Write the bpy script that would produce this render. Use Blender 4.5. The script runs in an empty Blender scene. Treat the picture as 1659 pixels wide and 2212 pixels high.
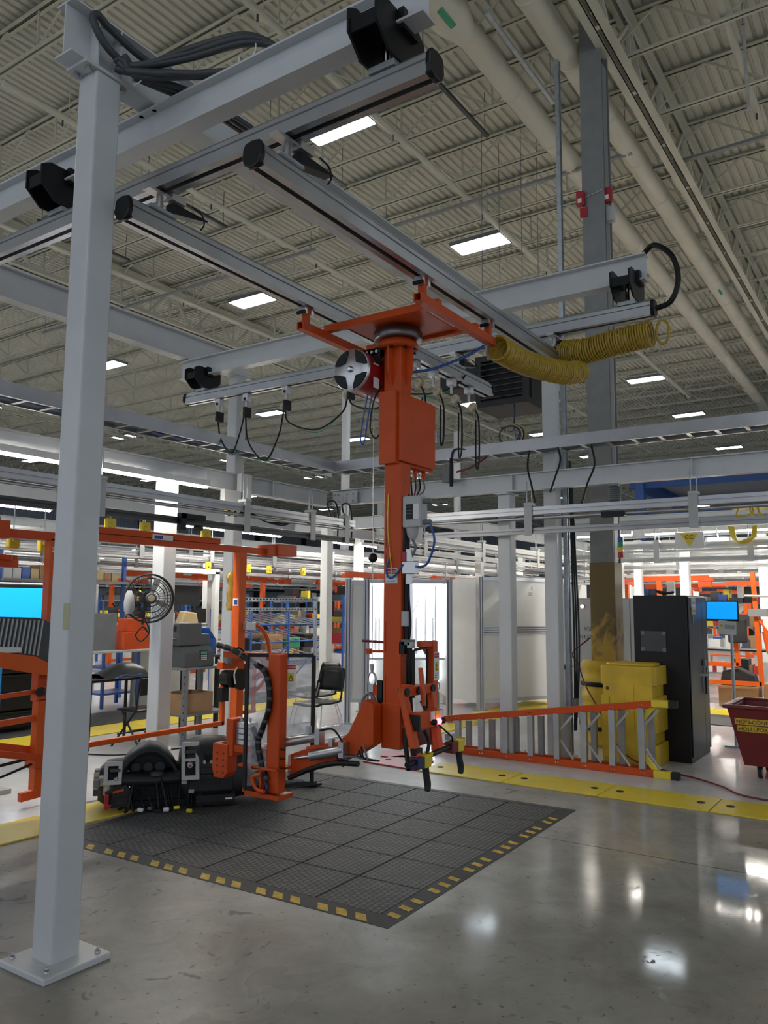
import bpy, math, random
from mathutils import Vector as V, Matrix
R = random.Random(7)
S = bpy.context.scene
C = S.collection
PI = math.pi
# ------------------------------------------------------------------ camera
cd = bpy.data.cameras.new('camera'); cam = bpy.data.objects.new('camera', cd); C.objects.link(cam)
PITCH, ROLL, YAW = .11569, .0069, .59228
fw = V((math.cos(YAW)*math.cos(PITCH), math.sin(YAW)*math.cos(PITCH), math.sin(PITCH)))
rt = V((math.sin(YAW), -math.cos(YAW), 0)); up = rt.cross(fw)
r2 = rt*math.cos(ROLL)+up*math.sin(ROLL); u2 = up*math.cos(ROLL)-rt*math.sin(ROLL)
cam.matrix_world = Matrix(((r2.x, u2.x, -fw.x, 0), (r2.y, u2.y, -fw.y, 0), (r2.z, u2.z, -fw.z, 1.7), (0, 0, 0, 1)))
cd.sensor_fit = 'VERTICAL'; cd.sensor_height = 36; cd.lens = 1728.9/2212*36; cd.clip_start = .05; cd.clip_end = 400
S.camera = cam
# ------------------------------------------------------------------ world, exposure
w = bpy.data.worlds.new('world'); S.world = w; w.use_nodes = True
w.node_tree.nodes['Background'].inputs[0].default_value = (.80, .88, 1, 1)
w.node_tree.nodes['Background'].inputs[1].default_value = .44
S.view_settings.view_transform = 'Standard'; S.view_settings.look = 'None'
S.view_settings.exposure = .98; S.view_settings.gamma = 1; S.view_settings.use_curve_mapping = False
S.cycles.max_bounces = 6; S.cycles.diffuse_bounces = 4; S.cycles.glossy_bounces = 3; S.cycles.transparent_max_bounces = 8
S.cycles.sample_clamp_indirect = 4
CEIL_E, TUBE_E = 12, 62

# ------------------------------------------------------------------ materials
MATS = {}
def mat(name, col, rough=.5, metal=0., var=.08, scale=6., bump=0., bscale=60., coat=0., emit=0., stretch=None, spec=.5):
    m = bpy.data.materials.new(name); m.use_nodes = True; MATS[name] = m
    nt = m.node_tree; N = nt.nodes; L = nt.links; b = N['Principled BSDF']
    b.inputs['Base Color'].default_value = (*col, 1); b.inputs['Roughness'].default_value = rough
    b.inputs['Metallic'].default_value = metal; b.inputs['Coat Weight'].default_value = coat
    b.inputs['Specular IOR Level'].default_value = spec
    if emit:
        b.inputs['Emission Color'].default_value = (*col, 1); b.inputs['Emission Strength'].default_value = emit
        return m
    tc = N.new('ShaderNodeTexCoord'); src = tc.outputs['Object']
    if stretch:
        mp = N.new('ShaderNodeMapping'); mp.inputs['Scale'].default_value = stretch; L.new(src, mp.inputs[0]); src = mp.outputs[0]
    if var:
        n = N.new('ShaderNodeTexNoise'); n.inputs['Scale'].default_value = scale; n.inputs['Detail'].default_value = 4
        L.new(src, n.inputs['Vector'])
        r = N.new('ShaderNodeValToRGB'); r.color_ramp.elements[0].position = .3; r.color_ramp.elements[1].position = .7
        r.color_ramp.elements[0].color = (*[c*(1-var) for c in col], 1); r.color_ramp.elements[1].color = (*[min(1, c*(1+var)) for c in col], 1)
        L.new(n.outputs[0], r.inputs[0]); L.new(r.outputs[0], b.inputs['Base Color'])
    if bump:
        n2 = N.new('ShaderNodeTexNoise'); n2.inputs['Scale'].default_value = bscale; L.new(src, n2.inputs['Vector'])
        bp = N.new('ShaderNodeBump'); bp.inputs['Strength'].default_value = bump; bp.inputs['Distance'].default_value = .004
        L.new(n2.outputs[0], bp.inputs['Height']); L.new(bp.outputs[0], b.inputs['Normal'])
    return m
mat('white_paint', (.60, .62, .635), .28, var=.03, bump=.05, bscale=40)
mat('white_far', (.74, .75, .74), .45, var=.03)
mat('rail_far', (.33, .34, .35), .4, .4, var=.05)
mat('cream_paint', (.58, .57, .47), .6, var=.06, scale=1.5)
mat('deck_paint', (.60, .59, .50), .62, var=.08, scale=.8)
mat('duct_paint', (.66, .63, .52), .5, var=.05, scale=1.2)
mat('grey_paint', (.23, .235, .235), .5, var=.08)
mat('orange', (.60, .078, .010), .42, var=.06, spec=.3)
mat('orange_tube', (.70, .110, .012), .42, var=.05, spec=.3)
mat('aluminium', (.46, .47, .49), .36, .9, var=.08, scale=4, stretch=(1, 1, 1))
mat('alu_matte', (.36, .36, .37), .42, .6, var=.06)
mat('steel', (.45, .45, .46), .35, .9, var=.1)
mat('galvanised', (.42, .46, .49), .42, .75, var=.16, scale=14)
mat('black', (.008, .008, .009), .42, var=.2, spec=.3)
mat('dark_steel', (.16, .15, .15), .3, .85, var=.1)
mat('trim_silver', (.60, .60, .60), .3, .25, var=.03)
mat('black_matte', (.016, .016, .017), .75, var=.2)
mat('black_plastic', (.010, .010, .011), .34, var=.15, bump=.06, bscale=300, spec=.3)
mat('rubber_grey', (.055, .06, .065), .5, var=.1)
mat('dark_grey', (.06, .065, .07), .5, var=.1)
mat('mid_grey', (.17, .18, .19), .5, var=.08)
mat('light_grey', (.48, .49, .49), .45, var=.05)
mat('yellow', (.78, .60, .04), .42, var=.07, scale=3)
mat('yellow_tape', (.62, .40, .04), .55, var=.3, scale=25)
mat('yellow_hose', (.46, .31, .03), .4, var=.15, scale=9)
mat('yellow_plastic', (.68, .46, .03), .5, var=.14, scale=5, bump=.12, bscale=30)
mat('red', (.42, .02, .03), .4, var=.08)
mat('dark_red', (.16, .012, .012), .42, var=.12, bump=.05)
mat('reel_red', (.33, .012, .02), .3, var=.06, coat=.3)
mat('blue', (.02, .09, .36), .4, var=.1)
mat('navy', (.015, .02, .09), .4)
mat('cyan_blue', (.02, .22, .55), .45)
mat('gold', (.42, .27, .05), .35, .2, var=.3, scale=18, bump=.5, bscale=22)
mat('cardboard', (.32, .19, .10), .8, var=.12)
mat('paper', (.82, .82, .80), .7, var=.02)
mat('sticky', (.50, .49, .30), .7, var=.03)
mat('print_black', (.01, .01, .01), .6, var=0)
mat('print_red', (.55, .02, .02), .6, var=0)
mat('print_blue', (.03, .08, .30), .6, var=0)
mat('green_label', (.03, .30, .16), .5, var=0)
mat('silver', (.62, .62, .63), .28, .8, var=.04)
mat('chrome', (.75, .75, .76), .12, 1, var=0)
mat('screen_blue', (.004, .34, 1.0), .4, emit=.46)
mat('tube_light', (1.0, .95, .86), .4, emit=TUBE_E)
mat('high_bay', (.84, .93, 1.0), .4, emit=CEIL_E)
mat('booth_light', (.93, .97, 1.0), .4, emit=7)
mat('indicator_red', (1, .08, .16), .4, emit=5)
mat('indicator_warm', (1, .5, .35), .4, emit=3)
mat('wood_tan', (.5, .38, .2), .6)
mat('dash_plastic', (.020, .020, .022), .46, var=.15, bump=.06, bscale=300, spec=.4)
mat('blue_beam', (.012, .06, .22), .5, var=.05)
mat('wall_panel', (.27, .31, .36), .55, var=.06, scale=.5)
mat('panel_white', (.74, .74, .73), .4, var=.02)
mat('silver_leaf', (.5, .42, .3), .4, .3, var=.4, scale=30)
def glassy():
    m = bpy.data.materials.new('clear_guard'); m.use_nodes = True; MATS['clear_guard'] = m
    N = m.node_tree.nodes; L = m.node_tree.links; N.remove(N['Principled BSDF'])
    t = N.new('ShaderNodeBsdfTransparent'); t.inputs[0].default_value = (.86, .87, .88, 1)
    g = N.new('ShaderNodeBsdfGlossy'); g.inputs['Roughness'].default_value = .12
    n = N.new('ShaderNodeTexNoise'); n.inputs['Scale'].default_value = 6
    tc = N.new('ShaderNodeTexCoord'); L.new(tc.outputs['Object'], n.inputs['Vector'])
    bp = N.new('ShaderNodeBump'); bp.inputs['Strength'].default_value = .5; bp.inputs['Distance'].default_value = .03
    L.new(n.outputs[0], bp.inputs['Height']); L.new(bp.outputs[0], g.inputs['Normal'])
    d = N.new('ShaderNodeBsdfDiffuse'); d.inputs[0].default_value = (.55, .56, .58, 1)
    mx = N.new('ShaderNodeMixShader'); mx.inputs[0].default_value = .20; L.new(t.outputs[0], mx.inputs[1]); L.new(g.outputs[0], mx.inputs[2])
    mx2 = N.new('ShaderNodeMixShader'); mx2.inputs[0].default_value = .20; L.new(mx.outputs[0], mx2.inputs[1]); L.new(d.outputs[0], mx2.inputs[2])
    L.new(mx2.outputs[0], N['Material Output'].inputs[0])
glassy()
def floor_mat_nodes():
    m = bpy.data.materials.new('floor_concrete'); m.use_nodes = True; MATS['floor_concrete'] = m
    nt = m.node_tree; N = nt.nodes; L = nt.links; b = N['Principled BSDF']
    tc = N.new('ShaderNodeTexCoord'); O = tc.outputs['Object']
    def noise(s, det=6, dist=0, rough=.6):
        n = N.new('ShaderNodeTexNoise'); n.inputs['Scale'].default_value = s; n.inputs['Detail'].default_value = det
        n.inputs['Distortion'].default_value = dist; n.inputs['Roughness'].default_value = rough; L.new(O, n.inputs['Vector']); return n.outputs[0]
    def ramp(src, a, ca, bb, cb):
        r = N.new('ShaderNodeValToRGB'); e = r.color_ramp.elements
        e[0].position = a; e[0].color = ca; e[1].position = bb; e[1].color = cb; L.new(src, r.inputs[0]); return r.outputs[0]
    def mix(kind, f, a, bb):
        x = N.new('ShaderNodeMixRGB'); x.blend_type = kind
        if isinstance(f, (int, float)): x.inputs[0].default_value = f
        else: L.new(f, x.inputs[0])
        for i, s in ((1, a), (2, bb)):
            if isinstance(s, tuple): x.inputs[i].default_value = s
            else: L.new(s, x.inputs[i])
        return x.outputs[0]
    con = ramp(noise(.55, 5, .6), .3, (.30, .29, .265, 1), .72, (.45, .44, .41, 1))
    con = mix('MULTIPLY', .55, con, ramp(noise(2.6, 8, .8, .7), .35, (.62, .61, .59, 1), .65, (1.08, 1.06, 1.03, 1)))
    spots = ramp(noise(5.5, 3, 1.6, .55), .63, (0, 0, 0, 1), .70, (1, 1, 1, 1))
    con = mix('MULTIPLY', .5, con, ramp(noise(.9, 4, 1.2, .6), .45, (1, 1, 1, 1), .75, (.80, .70, .60, 1)))
    con = mix('MIX', mix('MULTIPLY', 1, spots, (.62, .62, .62, 1)), con, (.10, .097, .09, 1))
    speck = ramp(noise(24, 2, 0, .5), .68, (0, 0, 0, 1), .73, (1, 1, 1, 1))
    con = mix('MIX', mix('MULTIPLY', 1, speck, (.7, .7, .7, 1)), con, (.09, .085, .08, 1))
    epo = ramp(noise(.8, 4), .3, (.62, .62, .64, 1), .7, (.73, .73, .74, 1))
    epo = mix('MULTIPLY', .4, epo, ramp(noise(3, 6, .5), .4, (.78, .78, .78, 1), .6, (1, 1, 1, 1)))
    sx = N.new('ShaderNodeSeparateXYZ'); L.new(O, sx.inputs[0])
    def gt(s, v):
        x = N.new('ShaderNodeMath'); x.operation = 'GREATER_THAN'; L.new(s, x.inputs[0]); x.inputs[1].default_value = v; return x.outputs[0]
    mxm = N.new('ShaderNodeMath'); mxm.operation = 'MAXIMUM'; L.new(gt(sx.outputs[0], 7.5), mxm.inputs[0]); L.new(gt(sx.outputs[1], 5.75), mxm.inputs[1])
    zone = mxm.outputs[0]
    # saw-cut joints of the slab
    def joint(s, at):
        a = N.new('ShaderNodeMath'); a.operation = 'SUBTRACT'; L.new(s, a.inputs[0]); a.inputs[1].default_value = at
        bb = N.new('ShaderNodeMath'); bb.operation = 'ABSOLUTE'; L.new(a.outputs[0], bb.inputs[0])
        c = N.new('ShaderNodeMath'); c.operation = 'LESS_THAN'; L.new(bb.outputs[0], c.inputs[0]); c.inputs[1].default_value = .006; return c.outputs[0]
    con = mix('MIX', joint(sx.outputs[0], 5.78), con, (.05, .05, .048, 1))
    con = mix('MIX', joint(sx.outputs[1], -1.2), con, (.05, .05, .048, 1))
    L.new(mix('MIX', zone, con, epo), b.inputs['Base Color'])
    rr = ramp(noise(1.3, 6, .4, .65), .3, (.035, .035, .035, 1), .75, (.10, .10, .10, 1)); b.inputs['Specular IOR Level'].default_value = .11
    rr = mix('MIX', spots, rr, (.35, .35, .35, 1))
    dz = N.new('ShaderNodeMath'); dz.operation = 'MULTIPLY_ADD'; L.new(noise(.7, 4), dz.inputs[0]); dz.inputs[1].default_value = 2.4; L.new(sx.outputs[1], dz.inputs[2])
    dusty = N.new('ShaderNodeMapRange'); dusty.inputs[1].default_value = 2.7; dusty.inputs[2].default_value = 4.2; L.new(dz.outputs[0], dusty.inputs[0])
    rr = mix('MIX', dusty.outputs[0], rr, (.34, .34, .34, 1))
    L.new(mix('MIX', zone, rr, (.14, .14, .14, 1)), b.inputs['Roughness'])
    bp = N.new('ShaderNodeBump'); bp.inputs['Strength'].default_value = .06; bp.inputs['Distance'].default_value = .003
    L.new(noise(9, 4), bp.inputs['Height']); L.new(bp.outputs[0], b.inputs['Normal'])
floor_mat_nodes()
def mat_rubber():
    m = bpy.data.materials.new('rubber_tile'); m.use_nodes = True; MATS['rubber_tile'] = m
    N = m.node_tree.nodes; L = m.node_tree.links; b = N['Principled BSDF']
    tc = N.new('ShaderNodeTexCoord')
    br = N.new('ShaderNodeTexBrick'); br.inputs['Scale'].default_value = 1
    br.inputs['Brick Width'].default_value = .044; br.inputs['Row Height'].default_value = .038; br.inputs['Mortar Size'].default_value = .0045
    br.inputs['Mortar Smooth'].default_value = .3
    br.inputs['Color1'].default_value = (.080, .078, .076, 1); br.inputs['Color2'].default_value = (.118, .115, .111, 1); br.inputs['Mortar'].default_value = (.014, .014, .014, 1)
    L.new(tc.outputs['Object'], br.inputs['Vector']); L.new(br.outputs[0], b.inputs['Base Color'])
    bp = N.new('ShaderNodeBump'); bp.inputs['Strength'].default_value = .8; bp.inputs['Distance'].default_value = .004; bp.invert = True
    L.new(br.outputs['Fac'], bp.inputs['Height']); L.new(bp.outputs[0], b.inputs['Normal']); b.inputs['Roughness'].default_value = .62
mat_rubber()
mat('rubber_edge', (.045, .045, .046), .6, var=.15, scale=5)
def worn_paint():   # yellow wrap of the building column, scuffed brown
    m = bpy.data.materials.new('worn_yellow'); m.use_nodes = True; MATS['worn_yellow'] = m
    N = m.node_tree.nodes; L = m.node_tree.links; b = N['Principled BSDF']; b.inputs['Roughness'].default_value = .55
    tc = N.new('ShaderNodeTexCoord'); mp = N.new('ShaderNodeMapping'); mp.inputs['Scale'].default_value = (6, 6, 5); L.new(tc.outputs['Object'], mp.inputs[0])
    n = N.new('ShaderNodeTexNoise'); n.inputs['Scale'].default_value = 1; n.inputs['Detail'].default_value = 7; n.inputs['Distortion'].default_value = .6; L.new(mp.outputs[0], n.inputs['Vector'])
    sx = N.new('ShaderNodeSeparateXYZ'); L.new(tc.outputs['Object'], sx.inputs[0])
    mr = N.new('ShaderNodeMapRange'); mr.inputs[1].default_value = 1.9; mr.inputs[2].default_value = .9; mr.inputs[3].default_value = -.3; mr.inputs[4].default_value = .22; L.new(sx.outputs[2], mr.inputs[0])
    ad = N.new('ShaderNodeMath'); L.new(n.outputs[0], ad.inputs[0]); L.new(mr.outputs[0], ad.inputs[1])
    r = N.new('ShaderNodeValToRGB'); e = r.color_ramp.elements; e[0].position = .42; e[0].color = (.17, .115, .035, 1); e[1].position = .58; e[1].color = (.48, .31, .05, 1)
    L.new(ad.outputs[0], r.inputs[0]); L.new(r.outputs[0], b.inputs['Base Color'])
worn_paint()

# ------------------------------------------------------------------ geometry helpers
class MB:
    def __init__(s): s.v = []; s.f = []; s.sm = []
    def add(s, vs, fs, smooth=False):
        k = len(s.v); s.v += [tuple(p) for p in vs]; s.f += [tuple(i+k for i in f) for f in fs]; s.sm += [smooth]*len(fs); return s
    def box(s, c, d, rot=None):
        c = V(c); h = V(d)/2; P = []
        for sx in (-1, 1):
            for sy in (-1, 1):
                for sz in (-1, 1):
                    p = V((sx*h.x, sy*h.y, sz*h.z)); P.append(c+(rot @ p if rot else p))
        return s.add(P, [(0, 1, 3, 2), (4, 6, 7, 5), (0, 4, 5, 1), (2, 3, 7, 6), (0, 2, 6, 4), (1, 5, 7, 3)])
    def b(s, x0, x1, y0, y1, z0, z1): return s.box(((x0+x1)/2, (y0+y1)/2, (z0+z1)/2), (abs(x1-x0), abs(y1-y0), abs(z1-z0)))
    def bar(s, p0, p1, wd, ht, upv=(0, 0, 1)):      # rectangular bar between two points
        p0 = V(p0); p1 = V(p1); d = (p1-p0); L = d.length; d.normalize(); upv = V(upv)
        if abs(d.dot(upv)) > .99: upv = V((1, 0, 0))
        sd = d.cross(upv).normalized(); u = sd.cross(d)
        rot = Matrix((d, sd, u)).transposed(); return s.box((p0+p1)/2, (L, wd, ht), rot)
    def prism(s, poly, ax, a, b_):
        n = len(poly)
        def P(u, v, t): return {'x': (t, u, v), 'y': (u, t, v), 'z': (u, v, t)}[ax]
        vs = [P(u, v, a) for u, v in poly]+[P(u, v, b_) for u, v in poly]
        fs = [(i, (i+1) % n, n+(i+1) % n, n+i) for i in range(n)]+[tuple(reversed(range(n))), tuple(range(n, 2*n))]
        return s.add(vs, fs)
    def ibeam(s, ax, a, b_, cu, zb, h, wd, tf=.012, tw=.009):
        q = wd/2; t = tw/2; zt = zb+h
        return s.prism([(cu-q, zb), (cu+q, zb), (cu+q, zb+tf), (cu+t, zb+tf), (cu+t, zt-tf), (cu+q, zt-tf), (cu+q, zt), (cu-q, zt), (cu-q, zt-tf), (cu-t, zt-tf), (cu-t, zb+tf), (cu-q, zb+tf)], ax, a, b_)
    def tube(s, pts, r, n=8, closed=False, caps=True):
        P = [V(p) for p in pts]; m = len(P); rs = r if isinstance(r, (list, tuple)) else [r]*m
        t0 = (P[1]-P[0]).normalized(); ref = V((0, 0, 1)) if abs(t0.z) < .9 else V((1, 0, 0))
        u = (ref-t0*ref.dot(t0)).normalized(); vs = []
        for i in range(m):
            t = (P[(i+1) % m]-P[i-1]) if closed else (P[min(i+1, m-1)]-P[max(i-1, 0)])
            t.normalize(); u = (u-t*u.dot(t))
            if u.length < 1e-5: u = t.orthogonal()
            u.normalize(); w_ = t.cross(u)
            vs += [P[i]+(u*math.cos(2*PI*k/n)+w_*math.sin(2*PI*k/n))*rs[i] for k in range(n)]
        fs = []
        for i in range(m if closed else m-1):
            j = (i+1) % m
            fs += [(i*n+k, i*n+(k+1) % n, j*n+(k+1) % n, j*n+k) for k in range(n)]
        s.add(vs, fs, True)
        if not closed and caps:
            s.add(vs[:n], [tuple(reversed(range(n)))]); s.add(vs[-n:], [tuple(range(n))])
        return s
    def cyl(s, p0, p1, r, r1=None, n=16): return s.tube([p0, p1], [r, r if r1 is None else r1], n)
    def lathe(s, c, prof, n=20, ax='z'):
        vs = []
        for r, h in prof:
            for k in range(n):
                a = 2*PI*k/n; x, y = r*math.cos(a), r*math.sin(a)
                o = {'z': (x, y, h), 'x': (h, x, y), 'y': (y, h, x)}[ax]; vs.append((c[0]+o[0], c[1]+o[1], c[2]+o[2]))
        m = len(prof); fs = [(i*n+k, i*n+(k+1) % n, (i+1)*n+(k+1) % n, (i+1)*n+k) for i in range(m-1) for k in range(n)]
        s.add(vs, fs, True)
        if prof[0][0] > 1e-4: s.add(vs[:n], [tuple(reversed(range(n)))])
        if prof[-1][0] > 1e-4: s.add(vs[-n:], [tuple(range(n))])
        return s
    def sphere(s, c, r, n=12): return s.lathe(c, [(max(1e-5, r*math.sin(PI*i/8)), -r*math.cos(PI*i/8)) for i in range(9)], n)
    def quad(s, a, b_, c, d): return s.add([a, b_, c, d], [(0, 1, 2, 3)])
    def mesh(s, name, m):
        me = bpy.data.meshes.new(name); me.from_pydata(s.v, [], s.f); me.update()
        if any(s.sm): me.polygons.foreach_set('use_smooth', s.sm)
        me.materials.append(MATS[m]); return me
    def build(s, name, m, parent=None, bev=0, local=False, stuff=False):
        if parent is not None and not local and 'wm' in parent:
            x, y, z, rz = parent['wm']; inv = (Matrix.Translation((x, y, z)) @ Matrix.Rotation(rz, 4, 'Z')).inverted()
            s.v = [tuple(inv @ V(p)) for p in s.v]
        o = bpy.data.objects.new(name, s.mesh(name, m)); C.objects.link(o)
        if parent is not None:
            o.parent = parent
            if 'wm' in parent: pass
        if bev:
            md = o.modifiers.new('bevel', 'BEVEL'); md.width = bev; md.segments = 2; md.limit_method = 'ANGLE'
        if stuff: o['kind'] = 'stuff'
        return o
WM = {}
def tag(o, label, cat, group=None):
    o['label'] = label; o['category'] = cat
    if group: o['group'] = group
    return o
def T(name, label, cat, loc=(0, 0, 0), rz=0., group=None):
    o = bpy.data.objects.new(name, None); C.objects.link(o); o.location = loc; o.rotation_euler = (0, 0, rz); o.empty_display_size = .1
    o['wm'] = [float(loc[0]), float(loc[1]), float(loc[2]), float(rz)]
    return tag(o, label, cat, group)
def sub(name, m, mb, part, bev=0):     # a sub-part: part is a mesh whose vertices are local to its thing
    if part.parent and 'wm' in part.parent:
        x, y, z, rz = part.parent['wm']; inv = (Matrix.Translation((x, y, z)) @ Matrix.Rotation(rz, 4, 'Z')).inverted()
        mb.v = [tuple(inv @ V(p)) for p in mb.v]
    return mb.build(name, m, part, bev, True)
def dup(root, loc, rz=0., label=None, group=None):
    r = root.copy(); C.objects.link(r); r.location = loc; r.rotation_euler = (0, 0, rz)
    if 'wm' in r: r['wm'] = [float(loc[0]), float(loc[1]), float(loc[2]), float(rz)]
    if label: r['label'] = label
    if group: r['group'] = group
    for ch in root.children:
        c = ch.copy(); C.objects.link(c); c.parent = r
        for g in ch.children:
            d = g.copy(); C.objects.link(d); d.parent = c
    return r
def struct(o): o['kind'] = 'structure'; return o
def text(st, size, org, xdir, ydir, m, parent, name='lettering', local=False, depth=.0015, align='LEFT'):
    cu = bpy.data.curves.new('lettering', 'FONT'); cu.body = st; cu.size = size; cu.align_x = align; cu.resolution_u = 2
    o = bpy.data.objects.new('lettering', cu); C.objects.link(o)
    me = bpy.data.meshes.new_from_object(o.evaluated_get(bpy.context.evaluated_depsgraph_get()))
    C.objects.unlink(o); bpy.data.objects.remove(o)
    xd = V(xdir).normalized(); yd = V(ydir).normalized(); nd = xd.cross(yd); og = V(org)
    mb = MB(); mb.v = [tuple(og+xd*v.co.x+yd*v.co.y+nd*depth) for v in me.vertices]
    mb.f = [tuple(p.vertices) for p in me.polygons]; mb.sm = [False]*len(mb.f)
    bpy.data.meshes.remove(me)
    return mb.build(name, m, parent, 0, local)
def spline(pts, n=8):       # Catmull-Rom through points
    P = [V(p) for p in pts]; Q = [P[0]*2-P[1]]+P+[P[-1]*2-P[-2]]; out = []
    for i in range(1, len(Q)-2):
        for k in range(n):
            t = k/n; a, b_, c, d = Q[i-1], Q[i], Q[i+1], Q[i+2]
            out.append(.5*((2*b_)+(c-a)*t+(2*a-5*b_+4*c-d)*t*t+(3*b_-a-3*c+d)*t**3))
    return out+[P[-1]]
def bolt(parent, c, ax='z', r=.014, h=.018, m='steel'):
    return MB().lathe(c, [(r, 0), (r, h*.7), (r*.5, h*.72), (r*.5, h*1.5)], 6, ax).build('bolt', m, parent)

# ------------------------------------------------------------------ room shell
fl = struct(MB().b(-14, 76, -26, 58, -.2, 0).build('floor', 'floor_concrete'))
DECK = 10.27
poly = []; y = -26.0
while y < 58:
    poly += [(y, DECK), (y+.088, DECK), (y+.104, DECK+.04), (y+.136, DECK+.04)]; y += .152
mb = MB(); n = len(poly)
mb.add([(-14, u, v) for u, v in poly]+[(76, u, v) for u, v in poly], [(i, i+1, n+i+1, n+i) for i in range(n-1)])
ceil = struct(mb.build('ceiling', 'deck_paint'))
# open-web roof joists, one part each
jm = MB(); Y0, Y1 = -26, 58
for s_ in (-1, 1):
    jm.b(s_*.012, s_*.075, Y0, Y1, 10.205, 10.213); jm.b(s_*.012, s_*.020, Y0, Y1, 10.205, 10.262)
    jm.b(s_*.012, s_*.062, Y0, Y1, 9.580, 9.588); jm.b(s_*.012, s_*.020, Y0, Y1, 9.580, 9.632)
y = Y0; PN = 1.72
while y < Y1-PN:
    jm.bar((0, y, 9.61), (0, y+PN/2, 10.22), .032, .032); jm.bar((0, y+PN/2, 10.22), (0, y+PN, 9.61), .026, .026)
    jm.bar((0, y+PN, 9.61), (0, y+PN+.02, 10.22), .026, .026); y += PN
jmesh = jm.mesh('roof_joist', 'cream_paint')
for k in range(48):
    x = -3.52+1.6*k+(.0 if k % 3 else -.04)
    o = bpy.data.objects.new('roof_joist', jmesh); C.objects.link(o); o.parent = ceil; o.location = (x, (k % 2)*.3, 0)
# joist girders along X
def girder(Y):
    g = MB()
    for s_ in (-1, 1):
        g.b(-10, 76, Y+s_*.028, Y+s_*.15, 9.18, 9.194); g.b(-10, 76, Y+s_*.028, Y+s_*.042, 9.18, 9.31)
        g.b(-10, 76, Y+s_*.028, Y+s_*.13, 10.14, 10.152); g.b(-10, 76, Y+s_*.028, Y+s_*.040, 10.05, 10.152)
    for k in range(54):
        x = -9.92+1.6*k
        g.bar((x, Y, 10.12), (x+.8, Y, 9.24), .07, .06); g.bar((x+.8, Y, 9.24), (x+1.6, Y, 10.12), .06, .05); g.bar((x, Y, 9.24), (x, Y, 10.12), .05, .05)
        g.b(x+.2, x+.27, Y-.03, Y+.03, 9.181, 9.193)
    return g.build('joist_girder', 'cream_paint', ceil)
for Y in (3.1, 16.5, 29.9, 43.3): girder(Y)
# corrugated far walls
def corr(a, b_, fn):
    P = []; t = a
    while t < b_: P += [(t, 0), (t+.16, 0), (t+.20, .05), (t+.28, .05)]; t += .32
    q = MB(); n = len(P); q.add([fn(u, v, 0) for u, v in P]+[fn(u, v, 10.3) for u, v in P], [(i, i+1, n+i+1, n+i) for i in range(n-1)]); return q
wl = struct(corr(-14, 76, lambda u, v, z: (u, 57.6+v, z)).build('wall_left', 'wall_panel'))
wb = struct(corr(-26, 58, lambda u, v, z: (75.6+v, u, z)).build('wall_back', 'wall_panel'))
for k in range(11):
    MB().b(-6+7.5*k, -5.7+7.5*k, 57.1, 57.55, 0, 10.2).build('wall_post', 'black_matte', wl)
for z in (3.0, 5.2, 7.4): MB().b(-14, 75, 57.35, 57.55, z, z+.22).build('wall_girt', 'black_matte', wl)

# ------------------------------------------------------------------ high-bay lights
def hb():
    o = T('high_bay_light', 'x', 'ceiling light', (0, 0, 9.4))
    b_ = MB(); b_.b(-.29, .29, -.6, .6, 9.42, 9.46); b_.b(-.29, -.275, -.6, .6, 9.375, 9.42); b_.b(.275, .29, -.6, .6, 9.375, 9.42); b_.b(-.275, .275, -.6, -.585, 9.375, 9.42); b_.b(-.275, .275, .585, .6, 9.375, 9.42)
    b_.build('housing', 'mid_grey', o)
    for k in range(6):
        x = -.225+.09*k; MB().b(x-.021, x+.021, -.575, .575, 9.385, 9.41).build('lamp_tube', 'high_bay', o)
    for yy in (-.5, .5): MB().tube([(-.2, yy, 9.46), (0, yy, 9.6), (.2, yy, 9.46)], .006, 4).build('hanger', 'steel', o)
    return o
HB = hb(); first = True
rows = [(7.45, [3.6, 9.63, 14.7, 20.8, 27, 33, 41, 49, 57, 65]), (13.8, [3.6, 9.2, 14.43, 20.6, 26.8, 33.3, 39.7, 48, 56, 64]),
        (21.6, [9.6, 16, 23.8, 29.8, 37, 45, 54, 62]), (30.5, [17, 23.6, 30.5, 37.6, 45, 53, 61]), (40, [25, 33, 42, 51, 60]), (50, [30, 41, 52]),
        (-6.2, [3.6, 14.7, 27, 41, 57]), (.9, [-3.2])]
ordn = ['first', 'second', 'third', 'fourth', 'fifth', 'sixth', 'seventh', 'eighth', 'ninth', 'tenth']
rown = {7.45: 'in the row nearest the white ducts', 13.8: 'in the row left of the nearest row', 21.6: 'in the third row from the white ducts', 30.5: 'in the fourth row from the ducts', 40: 'in the fifth row from the ducts', 50: 'in the farthest left row', -6.2: 'in the row right of the roof girder', .9: 'beside the roof girder'}
for Y, xs in rows:
    for k, x in enumerate(xs):
        lb = 'bright tubular ceiling light, %s going away %s' % (ordn[k], rown[Y])
        if first: HB.location = (x, Y, 9.4); HB['label'] = lb; HB['group'] = 'high bay ceiling lights'; first = False
        else: dup(HB, (x, Y, 9.4), 0, lb, 'high bay ceiling lights')

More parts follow.
